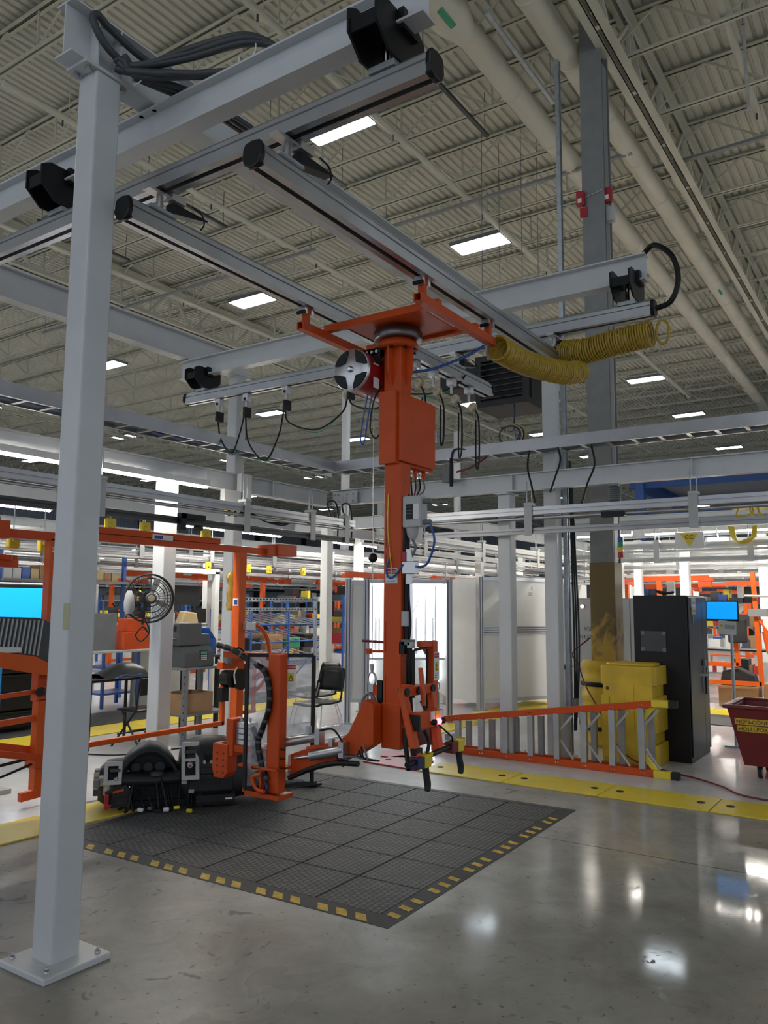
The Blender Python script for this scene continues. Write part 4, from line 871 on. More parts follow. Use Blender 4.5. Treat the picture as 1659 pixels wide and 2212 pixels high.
# tall strut beside the right frame column
o = T('strut_post', 'tall galvanised strut post beside the right frame column', 'strut', (8.95, 3.44, 0))
for s_ in (-1, 1): MB().b(8.93+s_*.03-.008, 8.93+s_*.03+.008, 3.41, 3.46, 0, 8.5).build('strut_channel', 'galvanised', o)
MB().b(8.92, 8.94, 3.43, 3.46, 0, 8.5).build('strut_web', 'galvanised', o)
for k in range(3): MB().tube(spline([(8.92+.02*k, 3.38, 3.4), (8.92+.02*k, 3.37-.015*k, 2.2), (8.92+.02*k, 3.36-.02*k, 1.2), (8.93+.02*k, 3.38, .3)], 6), .011, 6).build('cable', 'black', o)
MB().b(8.89, 8.96, 3.34, 3.40, .55, .66).build('outlet_box', 'mid_grey', o, .004)
# building column
o = T('building_column', 'tall grey building column with worn yellow lower wrap and red fire strobes', 'column', (10.03, 3.38, 0))
q = MB()
for s_ in (-1, 1): q.prism([(9.90, 3.38+s_*.13-.012), (10.16, 3.38+s_*.13-.012), (10.16, 3.38+s_*.13+.012), (9.90, 3.38+s_*.13+.012)], 'z', 2.25, 9.7)
MB().b(9.885, 9.90, 3.19, 3.49, 2.25, 9.7).build('column_flange', 'grey_paint', o); MB().b(9.90, 10.16, 3.345, 3.365, 2.25, 9.7).build('column_web', 'grey_paint', o); MB().b(10.16, 10.175, 3.19, 3.49, 2.25, 9.7).build('column_flange', 'grey_paint', o)
MB().b(9.955, 10.10, 3.20, 3.34, 2.25, 9.0).build('downspout', 'grey_paint', o)
MB().b(9.875, 10.185, 3.185, 3.505, 0, 2.25).build('column_wrap', 'worn_yellow', o, .01)
for y in (3.215,): MB().cyl((10.12, y, 2.3), (10.12, y, 9), .014, n=8).build('conduit', 'galvanised', o)
for y, x in ((3.50, 9.86), (3.17, 9.96)):
    s_ = MB().b(x-.04, x+.04, y-.055, y+.055, 7.0, 7.2).build('fire_strobe', 'red', o, .01); sub('strobe_lens', 'paper', MB().b(x-.055, x-.04, y-.025, y+.025, 7.03, 7.09), s_)
MB().cyl((9.88, 3.54, 7.1), (9.88, 3.2, 7.16), .012, n=8).build('conduit', 'galvanised', o)
MB().b(9.95, 10.05, 3.10, 3.2, 6.75, 6.95).build('junction_box', 'light_grey', o, .006)
MB().b(9.87, 9.89, 3.42, 3.52, 6.85, 6.98).build('junction_box', 'red', o)
# unit heater
o = T('unit_heater', 'black square unit heater hanging behind the hoist', 'heater', (12.4, 5.75, 5.05))
for z0, z1 in ((5.05, 5.15), (5.85, 5.95)): MB().b(12.0, 12.9, 5.25, 6.2, z0, z1).build('casing', 'black_matte', o)
MB().b(12.0, 12.1, 5.25, 5.33, 5.15, 5.85).build('casing', 'black_matte', o); MB().b(12.0, 12.1, 6.1, 6.2, 5.15, 5.85).build('casing', 'black_matte', o); MB().b(12.2, 12.9, 5.25, 6.2, 5.15, 5.85).build('casing_back', 'black_matte', o)
for k in range(7): MB().bar((12.04, 5.33, 5.2+.1*k), (12.04, 6.1, 5.2+.1*k), .08, .008, (0, .4, 1)).build('louver', 'dark_grey', o)
MB().b(12.0, 12.9, 6.2, 6.9, 5.45, 5.8).build('fan_housing', 'black_matte', o, .02)
for x in (12.1, 12.8):
    for y in (5.35, 6.1): MB().cyl((x, y, 5.95), (x, y, 10.29), .006, n=6).build('hanger_rod', 'mid_grey', o)
MB().tube([(12.5, 5.15, 5.2), (12.5, 5.02, 5.2), (12.5, 5.0, 5.5), (12.5, 5.0, 6.5)], .03, 8).build('gas_pipe', 'dark_red', o)
o = tag(MB().tube(spline([(12.05, 5.5, 5.06), (11.8, 5.38, 4.8), (11.0, 5.03, 4.4), (10, 4.55, 3.95), (9.6, 4.36, 3.72), (8.7, 4.0, 3.62)], 8), .014, 6).build('drop_cable', 'navy'), 'dark blue cable dropping below the black heater', 'cable')
o = T('cable_coil', 'coil of blue and yellow cable on the right cable tray', 'cable', (8.5, 3.95, 3.55))
for k in range(5): MB().tube([(8.5+.02*k, 3.95+(.13+.01*k)*math.cos(t*PI/10), 3.70+(.11+.008*k)*math.sin(t*PI/10)) for t in range(20)], .008, 5, True).build('cable_loop', ['navy', 'blue', 'yellow', 'black', 'wood_tan'][k], o)

# ------------------------------------------------------------------ ladder, barriers, cabinet, bin
LD = T('step_ladder', 'orange fibreglass step ladder lying on its side by the yellow strip', 'ladder', (8.4, 3.6, 0))
zt = lambda y: .365+(4.86-y)*.1425
MB().bar((8.40, 4.95, .036), (8.40, 2.26, .036), .03, .068).build('side_rail', 'orange', LD, .003)
MB().bar((8.40, 4.95, zt(4.95)), (8.40, 2.33, zt(2.33)), .03, .068).build('side_rail', 'orange', LD, .003)
MB().bar((8.56, 4.95, .045), (8.60, 2.45, .036), .03, .05).build('rear_rail', 'orange', LD)
MB().bar((8.56, 4.95, zt(4.95)-.01), (8.60, 2.45, zt(2.45)-.03), .03, .05).build('rear_rail', 'orange', LD)
for k in range(8):
    y = 4.593-.303*k
    MB().b(8.37, 8.43, y-.032, y+.032, .068, zt(y)-.03).build('step', 'aluminium', LD, .004)
    for z in (.036, zt(y)): MB().lathe((8.383, y-.015, z), [(.006, 0), (.006, -.004)], 8, 'x').build('rivet', 'chrome', LD); MB().lathe((8.383, y+.015, z), [(.006, 0), (.006, -.004)], 8, 'x').build('rivet', 'chrome', LD)
    MB().b(8.555, 8.61, y-.075, y-.015, .06, zt(y)-.05).build('rear_bar', 'alu_matte', LD)
    if k >= 4:
        for z0, z1 in ((.08, .27), (zt(y)-.04, zt(y)-.2)): MB().bar((8.42, y-.17, z0), (8.42, y-.03, z1), .022, .012, (1, 0, 0)).build('diagonal_brace', 'aluminium', LD)
for z, s_ in ((.036, 1), (zt(2.3), -1)):
    f = MB().b(8.365, 8.435, 2.19, 2.36, z-.036, z+.036).build('foot_boot', 'yellow', LD, .006); sub('rubber_foot', 'black_matte', MB().b(8.36, 8.44, 2.11, 2.19, z-.036, z+.036), f, .006)
    MB().bar((8.43, 2.34, z+s_*.02), (8.43, 2.47, z+s_*.17), .05, .03, (1, 0, 0)).build('corner_brace', 'yellow', LD)
    MB().bar((8.58, 2.38, z+s_*.02), (8.58, 2.47, z+s_*.17), .05, .03, (1, 0, 0)).build('corner_brace', 'yellow', LD)
BB = T('column_barrier', 'big square yellow plastic column guard behind the fallen ladder', 'barrier', (9.2, 2.77, 0))
def octs(e=0., c=.09): x0, x1, y0, y1 = 8.92+e, 9.46-e, 2.46+e, 3.08-e; return [(x0, y0+c*.5), (x0+c*.5, y0), (x1-c, y0), (x1, y0+c), (x1, y1-c), (x1-c, y1), (x0+c*.5, y1), (x0, y1-c*.5)]
for z0, z1, e in ((0, .22, 0), (.22, .34, .035), (.34, .72, 0), (.72, .84, .035), (.84, 1.05, 0)): MB().prism(octs(e), 'z', z0, z1).build('guard_section', 'yellow_plastic', BB, .012)
MB().prism(octs(.05), 'z', 1.05, 1.075).build('guard_top', 'yellow_plastic', BB, .01)
MB().b(8.921, 9.42, 2.50, 3.04, .01, 1.045).build('guard_core', 'yellow_plastic', BB)
MB().b(8.912, 8.925, 2.70, 2.80, .10, .86).build('molded_panel', 'yellow_plastic', BB, .004)
MB().b(8.905, 8.925, 2.97, 3.06, .06, .72).build('edge_rib', 'yellow_plastic', BB, .008)
for z in (.80, .25): MB().lathe((8.94, 2.99, z), [(.02, 0), (.02, -.02)], 12, 'x').build('plug', 'dark_grey', BB)
BR = T('column_barrier', 'round yellow plastic column guard with two black straps', 'barrier', (10.03, 3.38, 0))
pr_ = []
for k in range(41):
    z = 1.03*k/40; pr_.append((.29+.012*math.sin(z*34), z))
MB().lathe((10.03, 3.38, 0), [(.27, 0)]+pr_[1:-1]+[(.27, 1.03)], 28).build('guard_shell', 'yellow_plastic', BR)
for z in (.19, .72): MB().lathe((10.03, 3.38, z), [(.30, 0), (.306, .005), (.306, .05), (.30, .055)], 28).build('strap', 'black', BR)
tag(MB().tube(spline([(9.95, 3.55, 1.3), (9.7, 3.68, 1.12), (9.66, 3.60, 1.0), (9.5, 3.45, .75), (9.2, 3.18, .5), (8.88, 2.95, .28), (8.80, 2.7, .08), (8.72, 2.3, .012), (8.55, 2.0, .012), (8.3, 1.7, .012), (8.02, 1.45, .012), (7.9, .9, .012), (7.85, .3, .012)], 8), .009, 6).build('extension_cord', 'dark_red'), 'red extension cord running from the yellow guards past the ladder feet', 'cord')
o = T('gas_pipe_stand', 'thin grey pipe post left of the round yellow guard', 'post', (10.05, 3.85, 0))
MB().cyl((9.9, 3.86, 0), (9.9, 3.86, .95), .022, n=10).build('post', 'steel', o); MB().cyl((9.9, 3.86, .93), (9.9, 3.70, .96), .014, n=8).build('arm', 'steel', o); MB().b(9.86, 9.94, 3.82, 3.90, .9, .96).build('clamp', 'dark_grey', o)
CAB = T('storage_cabinet', 'tall black steel storage cabinet right of the yellow guards', 'cabinet', (9.8, 2.5, 0))
MB().b(9.36, 10.26, 2.215, 2.81, .0, 1.83).build('body', 'black_plastic', CAB, .006)
for x0, x1 in ((9.375, 10.0), (10.006, 10.25)): MB().b(x0, x1, 2.198, 2.213, .06, 1.815).build('door', 'black_plastic', CAB, .005)
MB().b(9.95, 10.03, 2.17, 2.198, 1.02, 1.09).build('latch_box', 'mid_grey', CAB, .004); MB().tube([(9.97, 2.16, 1.0), (9.99, 2.16, .93), (10.03, 2.16, .93), (10.05, 2.16, 1.0)], .009, 6).build('padlock', 'steel', CAB)
MB().b(9.97, 10.05, 2.165, 2.198, .90, .93).build('door_handle', 'chrome', CAB); MB().b(9.975, 9.99, 2.165, 2.185, .70, .90).build('hanging_strap', 'black_matte', CAB)
dp = MB().b(9.352, 9.359, 2.45, 2.73, 1.20, 1.425).build('document_pocket', 'dark_grey', CAB)
for y0, z0 in ((2.45, 1.20), (2.69, 1.20), (2.45, 1.385), (2.69, 1.385)): sub('tape_piece', 'mid_grey', MB().b(9.350, 9.352, y0, y0+.04, z0, z0+.04), dp)
ct = MB().b(9.47, 9.66, 2.186, 2.197, 1.70, 1.80).build('sign_card', 'light_grey', CAB); sub('sign_card_lower', 'gold', MB().b(9.47, 9.66, 2.184, 2.196, 1.62, 1.70), ct)
text('SUPPLIES', .038, (9.565, 2.185, 1.735), (1, 0, 0), (0, 0, 1), 'print_black', CAB, align='CENTER'); text('SUPPLIES', .038, (9.565, 2.183, 1.645), (1, 0, 0), (0, 0, 1), 'print_black', CAB, align='CENTER')
MB().b(9.52, 9.54, 2.188, 2.197, 1.52, 1.62).build('card_strap', 'mid_grey', CAB)
tag(MB().tube(spline([(9.5, 2.5, 1.846), (9.6, 2.6, 1.88), (9.7, 2.5, 1.86), (9.62, 2.42, 1.87), (9.5, 2.5, 1.85)], 6), .014, 6).build('cable_heap', 'black_matte'), 'small black cable heap on top of the black cabinet', 'cable')
BN = T('waste_cart', 'dark red plastic cart on casters with yellow reject labels', 'cart', (9.1, 1.2, 0))
def frus(x0, x1, y0, y1, z0, X0, X1, Y0_, Y1_, z1):
    return [(x0, y0, z0), (x1, y0, z0), (x1, y1, z0), (x0, y1, z0), (X0, Y0_, z1), (X1, Y0_, z1), (X1, Y1_, z1), (X0, Y1_, z1)]
A_ = frus(8.88, 9.55, .66, 1.60, .13, 8.80, 9.65, .56, 1.73, .70); B_ = frus(8.90, 9.53, .68, 1.58, .16, 8.83, 9.62, .59, 1.70, .70)
MB().add(A_+B_, [(3, 2, 1, 0), (0, 1, 5, 4), (1, 2, 6, 5), (2, 3, 7, 6), (3, 0, 4, 7), (8, 9, 10, 11), (12, 13, 9, 8), (13, 14, 10, 9), (14, 15, 11, 10), (15, 12, 8, 11), (4, 5, 13, 12), (5, 6, 14, 13), (6, 7, 15, 14), (7, 4, 12, 15)]).build('tub', 'dark_red', BN, .01)
for a in ((8.77, 8.83, .53, 1.77), (9.62, 9.68, .53, 1.77), (8.83, 9.62, .53, .59), (8.83, 9.62, 1.70, 1.77)): MB().b(*a, .69, .725).build('rim', 'dark_red', BN, .012)
nx = V((-.57, 0, -.08)).normalized(); zd = V((-.08/.5757, 0, .57/.5757))
for st, z, y0, y1 in (('NON-CONFORMING', .535, 1.02, 1.66), ('HOLD FOR Q', .465, 1.20, 1.64)):
    f = (z-.13)/.57; xx = 8.88-.08*f
    p = [V((xx-.004, y1, z)), V((xx-.004, y0, z)), V((xx-.004, y0, z))+zd*.062, V((xx-.004, y1, z))+zd*.062]
    MB().add(p, [(0, 1, 2, 3)]).build('reject_label', 'yellow_tape', BN)
    text(st, .054, V((xx-.004, y1-.012, z+.012)), (0, -1, 0), zd, 'print_black', BN, depth=.003)
for x, y in ((9.0, 1.47), (9.45, 1.47), (9.0, .8), (9.45, .8)):
    c_ = MB().cyl((x, y-.016, .058), (x, y+.016, .058), .058, n=20).build('caster_wheel', 'black_matte', BN); sub('wheel_hub', 'light_grey', MB().cyl((x, y-.019, .058), (x, y+.019, .058), .036, n=16), c_)
    MB().prism([(x-.03, .05), (x+.05, .05), (x+.05, .13), (x-.05, .13)], 'y', y+.022, y+.028).build('caster_fork', 'steel', BN); MB().b(x-.05, x+.05, y-.04, y+.04, .122, .132).build('caster_plate', 'steel', BN)

# ------------------------------------------------------------------ lit booth, white booths, vision cabinet
def local(o): return dict(parent=o, local=True)
th = math.atan2(-.78, .62)
BT = T('inspection_booth', 'brightly lit white inspection booth behind the orange mast', 'booth', (9.49, 7.04, 0), th)
def lb(x0, x1, y0, y1, z0, z1, n_, m, b_=0): return MB().b(x0, x1, y0, y1, z0, z1).build(n_, m, BT, b_, True)
def extr(x, y, z1, o, s_=.045, n_='frame_post'):
    MB().b(x-s_, x+s_, y-s_, y+s_, .02, z1).build(n_, 'aluminium', o, 0, True)
    for k in (-.5, .5): MB().b(x+k*s_-.006, x+k*s_+.006, y-s_-.002, y-s_, .03, z1-.01).build('post_slot', 'dark_grey', o, 0, True)
    MB().b(x-.08, x+.08, y-.08, y+.08, 0, .02).build('foot_plate', 'steel', o, 0, True)
W_ = 1.52; DP = 1.3
for x in (.03, .30, W_): extr(x, 0, 2.08, BT)
for x in (.30, W_): extr(x, DP, 2.08, BT)
lb(.075, .255, -.01, .01, .35, 2.0, 'door_panel', 'panel_white'); lb(.075, .255, -.02, .02, 2.0, 2.06, 'top_rail', 'aluminium'); lb(.075, .255, -.02, .02, .30, .35, 'bottom_rail', 'aluminium')
lb(.345, W_-.045, -.02, .02, 2.02, 2.07, 'top_rail', 'aluminium')
lb(.345, W_-.045, DP, DP+.02, .35, 2.05, 'back_panel', 'panel_white'); lb(.29, .31, .05, DP-.05, .35, 2.05, 'side_panel', 'panel_white'); lb(W_-.01, W_+.01, .05, DP-.05, .35, 2.05, 'side_panel', 'panel_white')
lb(.32, W_-.02, .04, DP-.04, 2.06, 2.08, 'roof_panel', 'panel_white'); lb(.345, W_-.045, .1, DP-.02, .90, .93, 'shelf', 'panel_white')
for y in (.25, 1.1): lb(.36, W_-.06, y, y+.1, 2.0, 2.04, 'booth_lamp', 'booth_light')
for x in (.36, W_-.10): lb(x, x+.05, DP-.06, DP-.02, .5, 1.95, 'booth_lamp', 'booth_light')
for x, z0, z1 in ((.5, 1.0, 1.5), (.56, .98, 1.5), (1.15, .93, 1.5), (1.3, .93, 1.85), (1.42, .7, 1.5), (.9, .93, 1.2)): MB().cyl((x, 1.0, z0), (x, 1.0, z1), .02, n=8).build('rod', 'silver', BT, 0, True)
MB().tube(spline([(1.2, DP-.1, 2.0), (1.18, DP-.12, 1.7), (.9, DP-.15, 1.35), (.8, DP-.2, 1.1)], 6), .006, 6).build('cable', 'mid_grey', BT, 0, True)
lb(W_+.015, W_+.04, .1, .12, 1.1, 1.25, 'pull_handle', 'aluminium')
th2 = math.atan2(-.45, .89)
WB = T('white_booth', 'white aluminium framed booth behind the two white columns', 'booth', (11.95, 6.12, 0), th2)
for x, y in ((0, 0), (1.75, 0), (0, 1.0), (1.75, 1.0)): extr(x, y, 2.18, WB)
for z0, z1 in ((.12, .18), (1.24, 1.36), (2.12, 2.18)): MB().b(.045, 1.705, -.03, .03, z0, z1).build('frame_rail', 'aluminium', WB, 0, True)
for z in (1.265, 1.30, 1.335): MB().b(.05, 1.70, -.034, -.03, z-.006, z+.006).build('rail_slot', 'dark_grey', WB, 0, True)
MB().b(.045, 1.705, -.012, .012, .18, 1.24).build('lower_panel', 'panel_white', WB, 0, True); MB().b(.045, 1.705, -.012, .012, 1.36, 2.12).build('upper_panel', 'panel_white', WB, 0, True)
for x in (0, 1.75): MB().b(x-.012, x+.012, .045, .955, .12, 2.15).build('side_panel', 'panel_white', WB, 0, True)
MB().b(0, 1.75, .99, 1.01, .12, 2.15).build('back_panel', 'panel_white', WB, 0, True)
text('SO', .07, (1.02, -.013, 1.88), (1, 0, 0), (0, 0, 1), 'print_black', WB, local=True); text('E', .07, (1.08, -.013, 1.98), (1, 0, 0), (0, 0, 1), 'print_black', WB, local=True)
VC = T('vision_cabinet', 'grey control cabinet with a red lamp and phone number behind the brown column', 'cabinet', (11.5, 3.82, 0))
MB().b(11.5, 12.1, 3.34, 4.31, .08, 1.82).build('body', 'light_grey', VC, .008); MB().b(11.485, 11.5, 3.50, 4.295, .1, 1.80).build('door', 'light_grey', VC, .005); MB().b(11.485, 11.5, 3.36, 3.49, .1, 1.80).build('door', 'light_grey', VC, .005)
MB().b(11.52, 12.08, 3.36, 4.29, 0, .08).build('plinth', 'dark_grey', VC)
il = MB().lathe((11.485, 4.19, 1.70), [(.035, 0), (.035, -.02)], 14, 'x').build('lamp_bezel', 'silver', VC); sub('lamp', 'indicator_warm', MB().lathe((11.465, 4.19, 1.70), [(.024, 0), (.02, -.02), (.001, -.026)], 12, 'x'), il)
text('U', .17, (11.484, 4.04, 1.47), (0, -1, 0), (0, 0, 1), 'print_black', VC); text('VISION', .085, (11.484, 4.18, 1.345), (0, -1, 0), (-.0, -.18, 1), 'print_black', VC); text('734-522-810', .068, (11.484, 4.255, 1.235), (0, -1, 0), (0, 0, 1), 'print_black', VC)
tag(MB().b(12.6, 13.1, 4.7, 5.15, 0, 2.05).build('enclosure', 'panel_white', None, .01), 'narrow white enclosure between the right frame column and the brown column', 'cabinet')
o = T('monitor_stand', 'blue screened monitor on a thin post right of the black cabinet', 'monitor', (10.8, 2.0, 0))
sc = MB().bar((10.82, 2.32, 1.655), (10.78, 1.93, 1.655), .03, .255).build('monitor', 'black', o, .004); sub('screen', 'screen_blue', MB().bar((10.803, 2.31, 1.66), (10.763, 1.945, 1.66), .004, .215), sc)
MB().cyl((10.81, 2.03, 0), (10.81, 2.03, 1.6), .018, n=10).build('post', 'galvanised', o); MB().b(10.7, 10.92, 1.92, 2.14, 0, .02).build('foot', 'galvanised', o)
ps = MB().bar((10.79, 2.175, 1.455), (10.775, 1.965, 1.445), .006, .17).build('paper_sheet', 'paper', o); sub('sheet_table', 'light_grey', MB().bar((10.780, 2.10, 1.46), (10.768, 1.98, 1.455), .004, .05), ps); sub('sheet_stamp', 'yellow', MB().bar((10.787, 2.155, 1.475), (10.783, 2.125, 1.475), .004, .03), ps)
o = T('hanging_sign', 'white hanging sign with yellow triangle and CC letters', 'sign', (13.1, 3.0, 2.6))
MB().b(13.09, 13.10, 2.80, 3.235, 2.615, 2.875).build('sign_board', 'paper', o); MB().add([(13.088, 3.155, 2.845), (13.088, 2.89, 2.845), (13.088, 3.02, 2.645)], [(0, 1, 2)]).build('triangle', 'yellow', o)
text('CC', .095, (13.086, 3.022, 2.765), (0, -1, 0), (0, 0, 1), 'print_black', o, align='CENTER')
for y in (2.85, 3.2): MB().cyl((13.095, y, 2.875), (13.095, y, 3.0), .005, n=6).build('wire', 'steel', o)
o = T('cord_loops', 'loops of yellow cord hanging right of the CC sign', 'cord', (13.1, 2.2, 2.6))
for k in range(6): MB().tube(spline([(13.05+.015*k, 2.43-.012*k, 2.93), (13.05+.015*k, 2.38-.012*k, 2.76-.015*k), (13.05+.01*k, 2.22, 2.66+.012*k), (13.05+.01*k, 2.06+.012*k, 2.76), (13.05, 2.03+.01*k, 2.93)], 6), .010, 6).build('cord_loop', 'yellow', o)
for k in range(10): MB().tube(spline([(8.6+.02*k, 1.3+.1*R.random(), 2.9), (8.6, 1.2+.05*k, 2.78+.1*R.random()), (8.62, .9+.06*k, 2.72), (8.6, .6+.05*k, 2.9)], 5), .010, 6).build('cord_loop', 'yellow', o) if 0 else None
o = T('cord_bundle', 'tangle of yellow cord on the rack at the right edge', 'cord', (11.0, 1.3, 3.0))
MB().b(10.9, 11.2, .3, 2.0, 2.96, 3.0).build('support_tray', 'yellow', o)
for k in range(14):
    a = 1.9-.11*k; MB().tube(spline([(11+.02*R.random(), a, 3.0), (10.9+.2*R.random(), a-.06+.1*R.random(), 2.85+.05*R.random()), (11, a-.14, 2.80+.1*R.random()), (11, a-.16+.1*R.random(), 2.99)], 5), .011, 6).build('cord_loop', 'yellow', o)
o = T('flood_lamp', 'square lit lamp between the CC sign and yellow cord loops', 'lamp', (13.3, 2.6, 2.7))
MB().bar((13.35, 2.84, 2.74), (13.35, 2.45, 2.74), .05, .14).build('housing', 'light_grey', o, .02); MB().bar((13.318, 2.79, 2.735), (13.318, 2.50, 2.735), .006, .10).build('lamp_glass', 'booth_light', o); MB().cyl((13.34, 2.64, 2.79), (13.14, 2.64, 3.0), .012, n=6).build('bracket', 'light_grey', o)
# blue mezzanine far right
o = T('mezzanine', 'blue steel mezzanine far behind the right cable tray', 'mezzanine', (34, 4, 0))
for z in (4.9, 6.1): MB().ibeam('y', -14, 9, 30, z, .32, .3).build('edge_beam', 'blue_beam', o); MB().ibeam('y', -14, 9, 36, z, .32, .3).build('edge_beam', 'blue_beam', o)
for y in (-10, -4, 2, 8.6):
    for x in (30, 36): MB().b(x-.15, x+.15, y-.15, y+.15, 0, 6.4).build('mezzanine_post', 'blue_beam', o)
    MB().ibeam('x', 30, 36, y, 5.9, .5, .25).build('cross_beam', 'blue_beam', o)
MB().b(29.8, 36.2, -14, 9, 6.45, 6.6).build('deck', 'mid_grey', o)

# ------------------------------------------------------------------ instrument panel on the mat
DS = T('instrument_panel', 'black vehicle dashboard assembly lying on the mat edge', 'dashboard', (4.40, 5.62, .0142), math.atan2(-.638, .77))
def dl(mb, n_, m, b_=0): return mb.build(n_, m, DS, b_, True)
# local: x along the panel, -y towards the camera, z up
def loft(secs, caps=True):      # sections of equal length at given x
    q = MB(); n = len(secs[0][1]); vs = [(x, u, v) for x, P in secs for u, v in P]
    fs = [(i*n+k, i*n+(k+1) % n, (i+1)*n+(k+1) % n, (i+1)*n+k) for i in range(len(secs)-1) for k in range(n)]
    q.add(vs, fs, True)
    if caps: q.add(vs[:n], [tuple(reversed(range(n)))]); q.add(vs[-n:], [tuple(range(n))])
    return q
def sec(top, face=0., bot=.06): return [(-.02+face, bot), (-.05+face, bot+.10), (-.03+face, top-.14), (.03+face, top-.03), (.14+face, top), (.34, top-.01), (.46, top-.10), (.46, bot+.05), (.30, bot)]
dl(loft([(-.12, sec(.30, .06, .08)), (-.06, sec(.36, .01, .05)), (.06, sec(.37, 0, .04)), (.10, sec(.36, .02, .04))]), 'left_end', 'dash_plastic')
arch = [(.01, .27), (.05, .36), (.11, .435), (.19, .495), (.27, .52), (.35, .505), (.42, .455), (.48, .38), (.53, .29)]
inner = [(.04, .27), (.075, .35), (.125, .418), (.195, .472), (.27, .495), (.345, .48), (.405, .435), (.458, .37), (.50, .29)]
q = MB(); n = len(arch)
for yy, dz in ((-.035, -.03), (.10, 0), (.40, -.03)): q.v += [(x, yy+.05*abs(x-.27)*2*(yy < 0), z+dz) for x, z in arch]+[(x, yy+.05*abs(x-.27)*2*(yy < 0), z+dz) for x, z in inner]
for s_ in range(2):
    a0, b0 = s_*2*n, (s_+1)*2*n
    for k in range(n-1): q.f += [(a0+k, b0+k, b0+k+1, a0+k+1), (a0+n+k+1, b0+n+k+1, b0+n+k, a0+n+k)]; q.sm += [True, True]
for k in range(n-1): q.f += [(k, k+1, n+k+1, n+k), (4*n+k+1, 4*n+k, 5*n+k, 5*n+k+1)]; q.sm += [False, False]
dl(q, 'cluster_hood', 'dash_plastic')
dl(MB().prism(inner, 'y', .20, .22), 'cluster_recess', 'black')
dl(MB().prism([(.12, .27), (.17, .37), (.27, .40), (.37, .375), (.43, .29)], 'y', .185, .20), 'cluster_lens', 'black_plastic')
for x in (.17, .27, .37): dl(MB().lathe((x, .18, .30), [(.045, 0), (.05, -.01), (.035, -.015)], 16, 'y'), 'gauge_ring', 'dark_grey')
dl(MB().bar((.15, .17, .40), (.24, .17, .415), .004, .012), 'lens_glint', 'mid_grey') if 0 else None
dl(loft([(.06, [(-.05, .20), (-.06, .25), (-.01, .29), (.2, .27), (.2, .2)]), (.30, [(-.06, .19), (-.075, .245), (-.02, .285), (.2, .265), (.2, .19)]), (.53, [(-.05, .20), (-.06, .25), (-.01, .29), (.2, .27), (.2, .2)])]), 'lower_cowl', 'dash_plastic')
dl(MB().lathe((.34, -.01, .27), [(.06, 0), (.05, .02), (.001, .03)], 18), 'column_boot', 'dark_grey')
def bezel(x0, x1, z0, z1, y0, lean, nm_, m='trim_silver', hole=None):
    # frame leaning back: top edge set back by lean
    def p(x, z): return (x, y0+lean*(z-z0)/(z1-z0), z)
    q = MB(); t = .030
    def pr_(a, b_, c, d): q.add([p(a, c), p(b_, c), p(b_, d), p(a, d)]+[(x, y-.018, z) for x, y, z in (p(a, c), p(b_, c), p(b_, d), p(a, d))], [(3, 2, 1, 0), (4, 5, 6, 7), (0, 1, 5, 4), (1, 2, 6, 5), (2, 3, 7, 6), (3, 0, 4, 7)])
    pr_(x0, x1, z0, z0+t); pr_(x0, x1, z1-t, z1); pr_(x0, x0+t, z0+t, z1-t); pr_(x1-t, x1, z0+t, z1-t)
    b_ = dl(q, nm_, m)
    i = MB(); i.add([p(x0+t, z0+t), p(x1-t, z0+t), p(x1-t, z1-t), p(x0+t, z1-t)], [(0, 1, 2, 3)]); sub_l('bezel_insert', 'black', i, b_); return b_, p
def sub_l(n_, m, mb, part): return mb.build(n_, m, part, 0, True)
b1, p1 = bezel(-.075, .065, .225, .385, -.085, .12, 'vent_bezel')
sub_l('vent_knob', 'chrome', MB().lathe(tuple(V(p1(.02, .26))+V((0, -.02, 0))), [(.022, .02), (.022, 0), (.014, -.012)], 14, 'y'), b1); sub_l('vent_flap', 'dark_grey', MB().b(-.03, .05, -.05, -.02, .315, .335), b1)
# centre stack
dl(loft([(.53, sec(.40, .02, .10)), (.58, sec(.50, -.02, .06)), (.75, sec(.535, -.03, .05)), (.92, sec(.525, -.02, .05)), (1.05, sec(.44, .02, .06)), (1.30, sec(.40, .04, .06)), (1.42, sec(.34, .08, .08))]), 'centre_stack', 'dash_plastic')
for x0, x1, z0, z1 in ((.535, .68, .24, .515), (.885, .985, .33, .505)):
    b2, p2 = bezel(x0, x1, z0, z1, -.125 if x0 < .8 else -.10, .17, 'trim_bezel')
    if x0 < .8:
        q = MB(); q.add([V(p2(x0+.006, .375))+V((0, -.02, 0)), V(p2(x1-.006, .375))+V((0, -.02, 0)), V(p2(x1-.006, .395))+V((0, -.02, 0)), V(p2(x0+.006, .395))+V((0, -.02, 0))], [(0, 1, 2, 3)]); sub_l('bezel_bar', 'trim_silver', q, b2)
        sub_l('start_button', 'chrome', MB().lathe(tuple(V(p2(.605, .345))+V((0, -.02, 0))), [(.028, .02), (.028, 0), (.02, -.012)], 16, 'y'), b2); sub_l('button_cap', 'red', MB().lathe(tuple(V(p2(.605, .345))+V((0, -.034, 0))), [(.018, .004), (.001, 0)], 14, 'y'), b2)
    sub_l('vent_flap', 'dark_grey', MB().b(x0+.025, x1-.025, -.04, -.02, z1-.08, z1-.06), b2)
rd, p3 = bezel(.685, .865, .335, .505, -.115, .15, 'radio_frame', 'dash_plastic')
q = MB(); q.add([V(p3(.70, .395))+V((0, -.006, 0)), V(p3(.85, .395))+V((0, -.006, 0)), V(p3(.85, .49))+V((0, -.006, 0)), V(p3(.70, .49))+V((0, -.006, 0))], [(0, 1, 2, 3)]); sub_l('display', 'black', q, rd)
